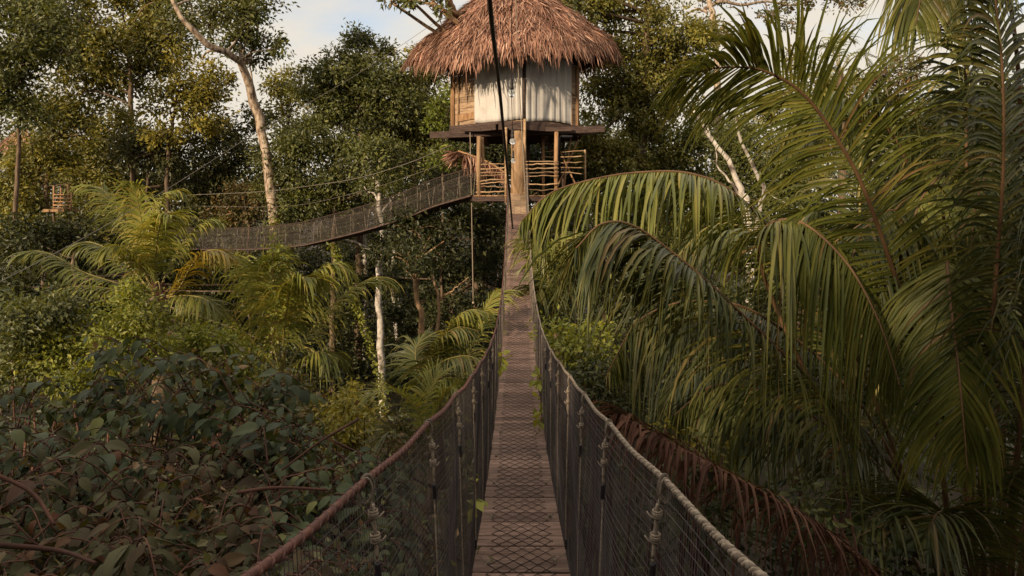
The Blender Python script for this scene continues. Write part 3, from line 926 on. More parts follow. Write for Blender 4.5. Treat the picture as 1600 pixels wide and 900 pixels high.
# ------------------------------------------------------------------ the side bridge on the left
side = thing('rope_bridge', 'sagging side bridge with see-through brown netting running left from the platform', 'rope bridge', P(742, 305, 25.3))
SP = spline([P(*q) for q in ((746, 306, 25.2), (690, 322, 26.2), (650, 338, 27), (600, 354, 28), (560, 365, 28.8), (500, 379, 30), (470, 384, 30.5), (400, 389, 31.8), (330, 389, 33), (262, 386, 34.4), (220, 380, 35.5))], 220)
ST = nrm(np.gradient(SP, axis=0)); SS = nrm(np.cross(ST, [0, 0, 1.0]))
mb = MB()
for k in range(0, 219, 2):
    a, e = SP[k], SP[min(k + 2, 219)]
    a2, e2 = a + (e - a) * .06, a + (e - a) * .94
    beam(mb, a2, e2, .74, .05)
mb.build('deck', M['timber'], side)
for sg in (-1, 1):
    mb = MB(); tube(mb, SP + SS * sg * .40 + [0, 0, -.01], .035, 6); mb.build('deck_cable', M['timber'], side)
    def npt(idx, u, sg=sg):
        return SP[idx] + SS[idx] * sg * (.40 + .10 * (1 - u))[:, None] + np.stack([0 * u, 0 * u, 1.0 * (1 - u)], -1)
    mb = MB()
    for uu in np.linspace(.03, 1, 19):
        tube(mb, npt(np.arange(220), np.full(220, uu)), 0.0047, 3, cap=False)
    cum = np.concatenate([[0], np.cumsum(np.linalg.norm(np.diff(SP, axis=0), axis=1))])
    for sdist in np.arange(.03, cum[-1], .055):
        c = np.stack([np.interp(sdist, cum, SP[:, a]) for a in range(3)])
        s_ = np.stack([np.interp(sdist, cum, SS[:, a]) for a in range(3)])
        tube(mb, [c + s_ * sg * .5 + [0, 0, 1.0], c + s_ * sg * .45 + [0, 0, .5], c + s_ * sg * .4], 0.0047, 3, cap=False)
    mb.build('netting', M['net_pale'], side)
    mb = MB(); tube(mb, npt(np.arange(220), np.zeros(220)), .018, 6); mb.build('handrail', M['wire'], side)
    for k in range(6, 218, 10):
        mb = MB()
        u = np.linspace(0, 1, 6)
        q = npt(np.full(6, k), u) - SS[k] * sg * .015
        q = q + ST[k] * np.linspace(.05, -.05, 6)[:, None] * math.sin(k)
        tube(mb, q, .011, 5)
        mb.build('hanger_rope', M['rope_pale'], side)

# ------------------------------------------------------------------ far hut and far landing on the left
hut = thing('distant_hut', 'far small thatched hut half hidden in leaves at the left edge', 'hut', P(34, 226, 40))
mb = MB()
c = P(36, 232, 40)
for sg in (1,):
    for k in range(9):
        n = 70
        t = rg.uniform(-1, 1, n)
        a = c + np.stack([t * 1.05 * (.2 + .8 * k / 8), -.6 * k / 8 + 0 * t, 1.15 - 1.0 * k / 8 + rg.normal(size=n) * .03], -1)
        dr = nrm(np.stack([t * .5, -.5 + 0 * t, -1 + 0 * t], -1) + rg.normal(size=(n, 3)) * .15)
        W = np.tile([.035, 0, 0], (n, 1))
        V = np.stack([a - W, a + W, a + dr * .45 - W * .4, a + dr * .45 + W * .4], 1)
        mb.add(V, np.arange(n * 4).reshape(n, 4)[:, [0, 1, 3, 2]], 0)
beam(mb, c + [-.9, 0, .1], c + [.9, 0, .1], .5, .1)
mb.build('roof', M['thatch'], hut)
mb = MB(); beam(mb, c + [-.55, .2, -.75], c + [-.55, .2, .15], .9, .8, up=(0, 1, 0)); beam(mb, c + [.5, .2, -.75], c + [.5, .2, .15], .7, .8, up=(0, 1, 0)); mb.build('wall', M['wallboard'], hut)
land = thing('distant_landing', 'far wooden landing with stick railing among dark trees at left', 'platform', P(94, 330, 33))
mb = MB(); beam(mb, P(80, 329, 33), P(112, 329, 33), 1.2, .12); mb.build('floor', M['wood'], land)
mb = MB()
for y in (304, 309.5, 315, 320.5, 325):
    tube(mb, spline([P(83, y, 32.6), P(110, y + .6, 32.6)], 4), .03, 5)
mb.build('railing', M['wood'], land)
for px, y0 in ((84, 290), (95, 293), (106, 288), (111, 300)):
    mb = MB(); tube(mb, [P(px, y0, 32.7), P(px, 330, 32.7)], .045, 6); mb.build('post', M['wood'], land)
for px in (84, 108):
    mb = MB(); q = P(px, 332, 33); tube(mb, [[q[0], q[1], 0], q], .07, 6); mb.build('stilt', M['bark_brown'], land)

# ------------------------------------------------------------------ trees
# far wood that reads as one mass
rg = np.random.default_rng(77)
fb = MB()
far = []
for px in range(-150, 1800, 60):
    top = np.interp(px, [-150, 120, 300, 380, 470, 560, 700, 860, 960, 1080, 1250, 1450, 1800], [150, 205, 262, 235, 150, 140, 150, 175, 190, 175, 200, 175, 150])
    y = top + 45
    while y < 560:
        far.append((px + rg.uniform(-25, 25), y + rg.uniform(-12, 12), rg.uniform(42, 62), rg.uniform(34, 50), rg.uniform(-4, 5), .8))
        y += 62
crown(fb, far, 52, .34, rg, cov=2.1, clump=1.0)
for k in range(14):
    x, y = rg.uniform(-38, 38), rg.uniform(45, 54)
    h = rg.uniform(8, 14)
    tube(fb, spline([[x, y, -.2], [x + rg.normal() * .3, y, h / 2], [x + rg.normal() * .8, y, h]], 6), np.linspace(.2, .08, 6), 6, mat=1)
tag(fb.build('forest', [M['grey'], M['bark_brown']]), 'dense far wood closing the view behind the tree house', 'forest', kind='stuff')

# left
tree('tree', 'tall tree with a pale leaning trunk and forked top, left of the open sky', (432, 700), 33, [(430, 380), (425, 300), (412, 220), (398, 160), (380, 108, -.8), (366, 88, -1.6), (332, 74, -2.4), (300, 46, -3.0), (278, 18, -3.2), (258, -30, -3.2)], .30, .08,
     [(392, 28, 42, 30), (362, 60, 32, 22), (415, 58, 28, 18), (437, 75, 18, 10), (350, 12, 45, 22), (405, 92, 24, 12), (300, 18, 36, 24), (400, -20, 60, 30)], 'mid', 'bark_pale', leaf=.2, cov=2.6, clump=.5,
     extra=[([(378, 104), (392, 84), (402, 60), (400, 30)], .12, .04), ([(370, 90), (345, 80), (322, 82), (316, 94)], .09, .04), ([(398, 158), (393, 120), (390, 95)], .06, .03)])
tree('tree', 'broad olive tree with sky showing through its crown at upper left', (215, 620), 37, [(212, 400), (208, 260), (205, 150), (200, 60)], .22, .1,
     [(120, 30, 70, 45), (200, 20, 60, 40), (270, 55, 50, 34), (160, 95, 66, 26), (240, 105, 55, 24), (110, 150, 50, 26), (290, -10, 60, 30), (60, -10, 60, 40), (190, -35, 80, 35), (230, 60, 60, 30), (150, 55, 60, 40), (100, 85, 60, 40), (180, 130, 60, 30), (330, 40, 40, 24)], 'olive', leaf=.22, cov=2.5, clump=.62)
tree('tree', 'dark tree in the upper left corner with a ragged shadowy crown', (20, 640), 31, [(22, 400), (30, 200), (35, 60)], .13, .06,
     [(20, 60, 60, 42), (75, 35, 36, 22), (15, 130, 52, 30), (70, 95, 34, 18), (10, 5, 60, 30), (100, 78, 24, 14), (60, 20, 50, 30), (30, 170, 60, 30), (5, 95, 40, 30)], 'mid', leaf=.2, cov=2.6, clump=.55)
tree('tree', 'tree with yellowing leafy boughs left of the pale leaning trunk', (268, 600), 34.5, [(262, 400), (262, 260), (275, 150)], .16, .07,
     [(300, 118, 48, 26), (270, 165, 45, 24), (318, 150, 34, 20), (262, 205, 34, 20), (300, 190, 32, 14), (325, 185, 30, 20), (290, 145, 40, 24), (345, 130, 24, 16)], 'yellow', leaf=.2, cov=2.4, clump=.5)
tree('tree', 'leafy tree hung with creepers around the far thatched hut', (70, 640), 36, [(70, 450), (75, 280), (85, 190)], .2, .1,
     [(95, 190, 44, 30), (60, 175, 40, 22, -1), (140, 205, 50, 30), (60, 260, 56, 30), (150, 265, 50, 36), (20, 270, 40, 30), (150, 310, 50, 36, 1.5), (25, 320, 50, 40), (50, 225, 24, 14, -2), (80, 240, 40, 22), (180, 250, 50, 40), (190, 200, 40, 26), (60, 350, 60, 40), (150, 350, 60, 40)], 'olive', leaf=.2, cov=2.6, clump=.5)
tree('tree', 'thin straight twin trunk tree below the sky gap at left', (212, 620), 35, [(212, 420), (208, 300), (206, 235)], .13, .1, [(205, 215, 50, 26), (240, 240, 40, 22), (175, 235, 36, 22), (225, 285, 40, 26, 2), (280, 235, 44, 26, 1), (330, 220, 44, 26, 1), (300, 280, 50, 30, 2), (360, 250, 40, 30, 2), (350, 205, 30, 20, 2), (385, 200, 30, 30, 3), (390, 260, 30, 40, 2.5), (270, 330, 60, 40, 2), (340, 310, 50, 36, 3)], 'grey', leaf=.2, cov=2.4, clump=.5,
     extra=[([(228, 560), (226, 400), (230, 290), (236, 240)], .10, .06)])
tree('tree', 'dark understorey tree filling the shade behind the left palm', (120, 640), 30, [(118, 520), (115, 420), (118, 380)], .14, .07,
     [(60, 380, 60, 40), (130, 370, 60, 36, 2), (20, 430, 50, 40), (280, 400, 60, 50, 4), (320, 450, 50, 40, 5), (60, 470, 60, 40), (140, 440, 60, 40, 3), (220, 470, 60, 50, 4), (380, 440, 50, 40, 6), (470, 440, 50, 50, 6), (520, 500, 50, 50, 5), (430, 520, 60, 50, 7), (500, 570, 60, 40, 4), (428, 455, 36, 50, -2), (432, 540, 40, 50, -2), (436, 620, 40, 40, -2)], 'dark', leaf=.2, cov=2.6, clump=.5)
tree('tree', 'dense dark green tree rising highest against the sky left of the roof', (560, 640), 36, [(560, 450), (562, 300), (565, 180), (566, 100)], .24, .08,
     [(560, 92, 40, 36), (530, 120, 36, 30), (600, 112, 34, 30), (500, 108, 20, 16), (555, 165, 60, 36), (610, 165, 40, 30), (500, 175, 46, 30), (560, 62, 24, 12), (595, 80, 20, 14), (540, 140, 50, 40), (590, 140, 40, 30), (480, 140, 30, 26), (520, 90, 20, 16)], 'mid', leaf=.19, cov=2.8, clump=.5)
tree('tree', 'rounded tree with a lighter top just left of the thatched roof', (650, 640), 38, [(650, 450), (648, 300), (645, 180)], .22, .08,
     [(642, 112, 34, 32), (670, 130, 26, 26), (620, 150, 40, 28), (655, 175, 42, 34), (650, 90, 20, 14), (640, 220, 46, 26), (680, 190, 30, 40), (670, 250, 40, 30), (610, 210, 40, 30)], 'olive', leaf=.19, cov=2.8, clump=.5)
tree('tree', 'bushy mid green tree behind the middle of the side bridge', (520, 640), 33.5, [(520, 480), (522, 360), (525, 280)], .18, .07,
     [(470, 215, 42, 26), (520, 225, 50, 30), (575, 235, 46, 30), (540, 280, 56, 26), (470, 270, 36, 26), (600, 280, 44, 26), (630, 255, 34, 24), (500, 310, 50, 22), (440, 240, 34, 30), (430, 290, 34, 30), (470, 330, 40, 26), (560, 330, 50, 26), (640, 310, 40, 24), (680, 290, 36, 30), (700, 250, 30, 30)], 'mid', leaf=.18, cov=2.8, clump=.45)
tree('tree', 'loose pale green tree at the foot of the sky notch beside the leaning trunk', (455, 600), 39, [(455, 420), (452, 280), (450, 160)], .16, .06,
     [(450, 130, 26, 22), (470, 150, 26, 18), (440, 165, 26, 22), (462, 112, 14, 10), (425, 135, 18, 14)], 'olive', leaf=.2, cov=2.3, clump=.45)
tree('tree', 'low tree with orange tinged leaves beside the pale trunk behind the netting', (392, 600), 35, [(390, 450), (388, 350)], .1, .05,
     [(390, 325, 34, 26), (370, 300, 24, 14), (350, 330, 30, 22), (410, 300, 20, 14)], 'rusty', leaf=.18, cov=2.6, clump=.4)
tree('tree', 'bright lime green sapling against the left wall of the tree house', (690, 620), 31, [(690, 430), (692, 300), (690, 200)], .08, .04,
     [(690, 165, 22, 24), (678, 195, 18, 14), (700, 205, 16, 18), (694, 250, 20, 20), (705, 145, 12, 12)], 'lime', leaf=.18, cov=2.3, clump=.4)
tree('tree', 'slender white barked tree standing behind the side bridge netting', (598, 655), 30, [(596, 560), (592, 470), (594, 400), (599, 365), (593, 320), (589, 275)], .17, .10,
     [(575, 300, 26, 14), (620, 305, 26, 12), (588, 255, 34, 40, -.6, 1.6)], 'mid', 'bark_white', leaf=.18, cov=1.8, clump=.4,
     extra=[([(592, 398), (570, 386), (552, 378), (535, 374)], .08, .03)])
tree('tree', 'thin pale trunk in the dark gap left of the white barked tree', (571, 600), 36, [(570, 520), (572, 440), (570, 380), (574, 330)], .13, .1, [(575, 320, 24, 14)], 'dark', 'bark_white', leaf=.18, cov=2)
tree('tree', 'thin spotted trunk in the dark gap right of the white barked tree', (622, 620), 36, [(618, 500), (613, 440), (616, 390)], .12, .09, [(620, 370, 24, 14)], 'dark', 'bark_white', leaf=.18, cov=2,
     extra=[([(640, 560), (625, 480), (612, 400)], .05, .03)])
tree('tree', 'crooked tan trunked tree leaning left below the tree house', (672, 575), 26, [(662, 540), (656, 490), (648, 440), (652, 400)], .15, .06,
     [(650, 360, 44, 28), (700, 350, 44, 26, 1), (640, 400, 34, 20), (690, 395, 40, 20, 1), (640, 470, 16, 18), (740, 350, 36, 26, 2), (600, 395, 26, 20, 3)], 'dark', 'bark_tan', leaf=.17, cov=2.7, clump=.42,
     extra=[([(668, 560), (682, 520), (686, 470), (676, 430)], .08, .05), ([(686, 470), (705, 455), (732, 432)], .045, .015), ([(686, 466), (700, 458), (710, 462)], .03, .012), ([(652, 440), (640, 428), (628, 418)], .04, .015)])
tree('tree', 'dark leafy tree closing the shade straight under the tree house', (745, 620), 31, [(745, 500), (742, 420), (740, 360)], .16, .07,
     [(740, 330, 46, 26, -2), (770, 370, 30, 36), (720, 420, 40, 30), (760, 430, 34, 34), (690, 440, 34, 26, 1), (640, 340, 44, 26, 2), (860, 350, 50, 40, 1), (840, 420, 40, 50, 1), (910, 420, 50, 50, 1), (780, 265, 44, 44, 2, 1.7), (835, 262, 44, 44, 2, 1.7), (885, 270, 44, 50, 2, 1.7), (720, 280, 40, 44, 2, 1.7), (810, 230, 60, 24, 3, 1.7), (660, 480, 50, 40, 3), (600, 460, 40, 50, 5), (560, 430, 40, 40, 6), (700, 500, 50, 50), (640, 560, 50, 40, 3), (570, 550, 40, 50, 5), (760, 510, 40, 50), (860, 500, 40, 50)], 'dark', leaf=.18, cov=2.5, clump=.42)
# right
tree('tree', 'big leafy tree with hanging creepers filling the space right of the thatched roof', (1002, 640), 33, [(1004, 450), (1003, 260), (1008, 120), (1012, 20), (1014, -60)], .34, .14,
     [(905, 12, 60, 30), (980, 20, 60, 40), (1050, 40, 50, 40), (1085, 60, 34, 30), (960, 85, 60, 34), (1030, 110, 50, 34), (930, 150, 40, 36), (985, 165, 50, 34), (940, 205, 44, 30), (1010, 215, 44, 30), (1060, 160, 30, 26), (900, 50, 40, 30, 3), (1095, 105, 22, 18), (850, -15, 60, 20), (960, -20, 90, 30), (970, 125, 60, 40), (1015, 165, 60, 40), (970, 245, 50, 30), (1030, 250, 40, 34), (935, 100, 50, 40), (1060, 90, 50, 40), (920, 240, 34, 30)], 'olive', 'bark_brown', leaf=.18, cov=2.6, clump=.48)
tree('tree', 'host tree whose tan bare trunk carries the tree house and shows again above the roof', (808, 700), 24.95, [(809, 500), (809, 330), (810, 220), (806, 100, 2), (802, -40, 2.4), (796, -140, 2.6)], .36, .20,
     [(640, -2, 26, 10, 0), (676, 2, 20, 9, 0), (612, 4, 14, 7, 0), (690, 18, 10, 7, 0), (660, -30, 60, 20, 1), (860, -40, 60, 20, 3), (880, -2, 30, 14, 3)], 'mid', 'bark_tan', leaf=.22, cov=2.0, clump=.3,
     extra=[([(798, -130, 2.6), (750, 20, 3), (718, 24, 1), (704, 8, .5), (690, -20, 0)], .18, .14), ([(712, 20, .6), (690, 14, .2), (674, 6, 0), (640, -2, 0)], .07, .03)])
tree('tree', 'high tree whose pale branches with rusty leaf tufts reach across the right sky', (1120, 640), 42, [(1120, 420), (1122, 200), (1118, 60), (1105, -10)], .3, .16,
     [(1115, 50, 30, 22), (1240, 8, 34, 10), (1320, 6, 28, 10), (1200, 28, 24, 9), (1240, 38, 16, 8), (1150, -12, 70, 14), (1290, -14, 50, 12)], 'rusty', 'bark_pale', leaf=.2, cov=1.8, clump=.32, limbs=False,
     extra=[([(1100, 14), (1130, 2), (1160, 8), (1195, 2), (1240, 8), (1270, 0)], .13, .04), ([(1105, 20), (1090, 14), (1070, 24)], .1, .05), ([(1240, 8), (1270, -4), (1320, 4), (1340, 8)], .05, .02), ([(1195, 4), (1204, 24), (1240, 36)], .05, .015)])
tree('dead_tree', 'leafless pale branches forking upward behind the long arching fronds', (1170, 560), 21, [(1172, 420), (1166, 325), (1160, 300), (1140, 255), (1110, 215), (1085, 175)], .15, .04, [], bark='bark_white',
     extra=[([(1172, 420), (1186, 330), (1194, 300), (1184, 275), (1162, 230), (1150, 190), (1152, 160)], .09, .03), ([(1164, 318), (1142, 285), (1122, 262), (1118, 230)], .05, .015), ([(1118, 228), (1104, 200), (1106, 170)], .03, .01), ([(1165, 310), (1135, 300), (1100, 312)], .03, .01), ([(1184, 275), (1200, 300), (1230, 320)], .02, .008)])
tree('tree', 'low rounded green tree behind the leafless branches', (1090, 620), 33, [(1090, 480), (1092, 380), (1095, 300)], .18, .08,
     [(1080, 235, 50, 30), (1140, 225, 50, 34), (1060, 290, 44, 30), (1120, 290, 56, 34), (1180, 250, 50, 40), (1035, 245, 28, 22), (1170, 320, 50, 36), (1000, 300, 40, 40), (960, 310, 50, 40), (1080, 350, 60, 40), (1150, 380, 60, 40), (1000, 370, 60, 40), (1220, 300, 40, 60)], 'mid', leaf=.18, cov=2.6, clump=.45)
tree('tree', 'flat topped reddish tree on the skyline between the two tall right fronds', (1400, 600), 46, [(1400, 420), (1402, 250), (1404, 130)], .2, .08,
     [(1410, 98, 36, 12), (1390, 115, 30, 12), (1425, 120, 26, 14), (1400, 140, 50, 16)], 'rusty', leaf=.24, cov=2.2, clump=.5)
tree('tree', 'mid green tree on the skyline behind the crest of the arching frond', (1280, 620), 36, [(1280, 450), (1282, 300), (1285, 170)], .2, .08,
     [(1270, 120, 50, 34), (1320, 150, 44, 34), (1230, 160, 40, 40), (1290, 210, 60, 40), (1350, 210, 46, 40), (1240, 260, 50, 50)], 'olive', leaf=.2, cov=2.5, clump=.5)
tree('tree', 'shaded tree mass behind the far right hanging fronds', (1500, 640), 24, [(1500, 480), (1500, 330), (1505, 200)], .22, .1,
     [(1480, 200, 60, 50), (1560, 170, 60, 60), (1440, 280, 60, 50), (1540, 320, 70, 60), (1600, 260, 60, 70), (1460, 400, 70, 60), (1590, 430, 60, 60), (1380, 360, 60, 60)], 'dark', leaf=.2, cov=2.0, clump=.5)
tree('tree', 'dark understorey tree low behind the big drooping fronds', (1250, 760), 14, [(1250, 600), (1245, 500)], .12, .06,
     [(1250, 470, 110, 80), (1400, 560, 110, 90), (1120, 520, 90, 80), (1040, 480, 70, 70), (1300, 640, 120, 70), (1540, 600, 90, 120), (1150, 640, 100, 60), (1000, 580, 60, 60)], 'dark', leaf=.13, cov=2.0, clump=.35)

# ------------------------------------------------------------------ palms in the middle distance
palm('palm', 'feather palm with upright pale fronds in front of the far landing at left', P(243, 700, 18), P(243, 462, 18), [
    [(240, 462, 18), (218, 405, 18), (196, 350, 18.1), (178, 318, 18.2), (160, 296, 18.3), (142, 290, 18.4)],
    [(241, 460, 18), (231, 400, 17.8), (221, 345, 17.6), (214, 310, 17.4), (204, 286, 17.2)],
    [(243, 460, 18), (234, 395, 18.2), (234, 345, 18.4), (246, 314, 18.5), (268, 300, 18.6), (288, 306, 18.7)],
    [(244, 460, 18), (243, 410, 17.6), (247, 365, 17.2), (256, 338, 16.9), (268, 336, 16.7)],
    dict(pts=[(240, 464, 18), (190, 445, 17.8), (130, 425, 17.6), (90, 402, 17.5), (55, 392, 17.4), (22, 402, 17.3)], mat='palm_light'),
    dict(pts=[(246, 466, 18), (276, 455, 17.8), (300, 414, 17.6), (322, 393, 17.5), (345, 392, 17.4), (364, 404, 17.3)], mat='palm_yellow', label='yellowing frond'),
    [(246, 460, 18), (268, 410, 18.2), (292, 372, 18.4), (316, 348, 18.5), (346, 344, 18.6)],
    dict(pts=[(240, 466, 18), (200, 458, 17.6), (150, 448, 17.3), (100, 450, 17.1), (60, 466, 17)], mat='palm_light'),
    dict(pts=[(248, 466, 18), (290, 462, 17.7), (322, 468, 17.5), (345, 490, 17.4)], mat='palm_light'),
    dict(pts=[(240, 460, 18), (205, 420, 18.5), (170, 390, 18.8), (135, 378, 19), (108, 388, 19.1)], mat='palm_light'),
    [(242, 460, 18), (224, 420, 17.5), (200, 392, 17.2), (180, 386, 17), (162, 400, 16.9)],
    dict(pts=[(244, 452, 17.8), (247, 440, 17.5), (250, 452, 17.4), (250, 470, 17.4)], mat='palm_dead', L=.35, n=24, label='dead brown frond'),
], 201, L=.86, w=.046, n=84, droop=.6, lift=-.05, r=.026, mat='palm_bright', trunk_r=.2)
palm('palm', 'feather palm with drooping fronds and a creeper just under the side bridge', P(441, 760, 21), P(441, 590, 21), [
    [(440, 590, 21), (424, 520, 21), (406, 460, 21), (392, 428, 21), (376, 406, 21), (356, 398, 21)],
    [(440, 590, 21), (410, 550, 20.8), (378, 514, 20.6), (348, 485, 20.5), (318, 470, 20.4), (290, 476, 20.3)],
    [(441, 590, 21), (434, 520, 20.6), (427, 460, 20.2), (424, 425, 20), (428, 402, 19.8)],
    [(442, 590, 21), (450, 520, 20.8), (468, 460, 20.6), (494, 424, 20.5), (526, 412, 20.4), (554, 428, 20.3)],
    [(443, 590, 21), (470, 540, 21.4), (506, 492, 21.8), (546, 454, 22), (584, 434, 22.2), (608, 438, 22.3)],
    dict(pts=[(439, 592, 21), (410, 575, 20.6), (380, 565, 20.3), (350, 575, 20.1)], mat='palm_light'),
    dict(pts=[(443, 592, 21), (470, 565, 20.6), (498, 550, 20.3), (524, 558, 20.1)], mat='palm_light'),
    [(440, 590, 21), (418, 500, 21.6), (410, 440, 21.9), (416, 404, 22), (440, 386, 22.1)],
    [(442, 590, 21), (444, 510, 20.2), (452, 460, 19.7), (468, 435, 19.4), (490, 434, 19.2)],
], 202, L=1.38, w=.056, n=84, droop=.65, lift=-.12, r=.03, mat='palm_bright', trunk_r=.2)
palm('palm', 'low feather palm in the shade left of the bridge middle', P(690, 760, 13.5), P(688, 640, 13.5), [
    dict(pts=[(688, 640, 13.5), (686, 560, 13.4), (706, 505, 13.2), (735, 484, 13), (766, 490, 12.8)], mat='palm_bright'),
    [(688, 640, 13.5), (668, 590, 13.2), (680, 540, 13), (712, 512, 12.8), (745, 516, 12.6)],
    [(686, 642, 13.5), (660, 600, 13), (690, 566, 12.6), (730, 556, 12.3), (760, 570, 12.1)],
    dict(pts=[(686, 645, 13.5), (672, 610, 12.8), (700, 590, 12.4), (735, 600, 12.1)], mat='palm_light'),
    dict(pts=[(690, 640, 13.5), (730, 560, 13.8), (760, 480, 14), (775, 455, 14.1)], mat='palm_bright'),
    dict(pts=[(684, 640, 13.5), (655, 580, 13.8), (650, 545, 14), (665, 520, 14.2)]),
], 203, L=.75, w=.034, n=76, droop=.5, lift=-.2, trunk_r=.12, r=.016)
palm('palm', 'small feather palm with fanned arching frond beside the left handrail', P(672, 800, 9.6), P(668, 705, 9.6), [
    dict(pts=[(668, 705, 9.6), (662, 668, 9.5), (648, 636, 9.4), (622, 614, 9.2), (592, 612, 9.1), (570, 628, 9)], mat='palm_bright'),
    dict(pts=[(668, 705, 9.6), (676, 660, 9.6), (690, 625, 9.6), (712, 605, 9.5)], mat='palm_bright'),
    dict(pts=[(668, 705, 9.6), (690, 672, 9.5), (712, 650, 9.4), (728, 652, 9.3)], mat='palm_bright'),
    dict(pts=[(666, 705, 9.6), (640, 680, 9.4), (615, 672, 9.2), (594, 690, 9.1)]),
    dict(pts=[(668, 705, 9.6), (664, 640, 9.8), (676, 600, 9.9), (690, 585, 10)], mat='palm_bright'),
], 204, L=.48, w=.022, n=58, droop=.22, trunk_r=.07, r=.011)
palm('palm', 'palm at the left edge showing one low drooping frond', P(-60, 700, 15), P(-50, 540, 15), [
    [(-50, 540, 15), (-25, 490, 15), (5, 474, 14.8), (32, 482, 14.6), (46, 505, 14.5)],
    [(-50, 540, 15), (-40, 480, 15), (-20, 450, 14.8), (0, 460, 14.6)],
    [(-50, 545, 15), (-20, 530, 14.8), (10, 530, 14.6), (30, 550, 14.5)],
], 205, L=.65, w=.06, n=46, droop=.9, trunk_r=.12)
palm('palm', 'slim drooping palm tucked behind the right netting under the arching frond', P(872, 640, 17), P(868, 520, 17), [
    dict(pts=[(868, 520, 17), (858, 440, 17), (850, 390, 16.8), (842, 375, 16.6), (836, 395, 16.5)], mat='palm_light'),
    [(868, 520, 17), (872, 430, 16.8), (880, 385, 16.5), (892, 378, 16.3), (902, 400, 16.2)],
    [(868, 520, 17), (850, 470, 16.6), (846, 450, 16.4), (838, 470, 16.3)],
    dict(pts=[(868, 520, 17), (880, 460, 16.5), (892, 440, 16.3), (905, 460, 16.2)], mat='palm'),
    dict(pts=[(868, 520, 17), (862, 420, 17.4), (868, 380, 17.6), (880, 362, 17.8)], mat='palm_light'),
], 206, L=1.0, w=.045, n=64, droop=.5, lift=-.4, trunk_r=.1)
palm('palm', 'distant palm top on the skyline behind the crest of the arching frond', P(1312, 420, 30), P(1312, 110, 30), [
    [(1312, 112, 30), (1300, 80, 30), (1284, 72, 30), (1270, 88, 30)],
    [(1312, 112, 30), (1312, 72, 30), (1322, 58, 30), (1335, 66, 30)],
    [(1312, 112, 30), (1330, 86, 30), (1348, 84, 30), (1360, 104, 30)],
    [(1312, 112, 30), (1335, 108, 29.6), (1348, 122, 29.4)],
    [(1312, 112, 30), (1290, 104, 29.6), (1276, 118, 29.4)],
    [(1312, 112, 30), (1305, 70, 30.4), (1310, 55, 30.6)],
], 207, L=.7, w=.05, n=34, droop=.4, trunk_r=.14, mat='palm_light')

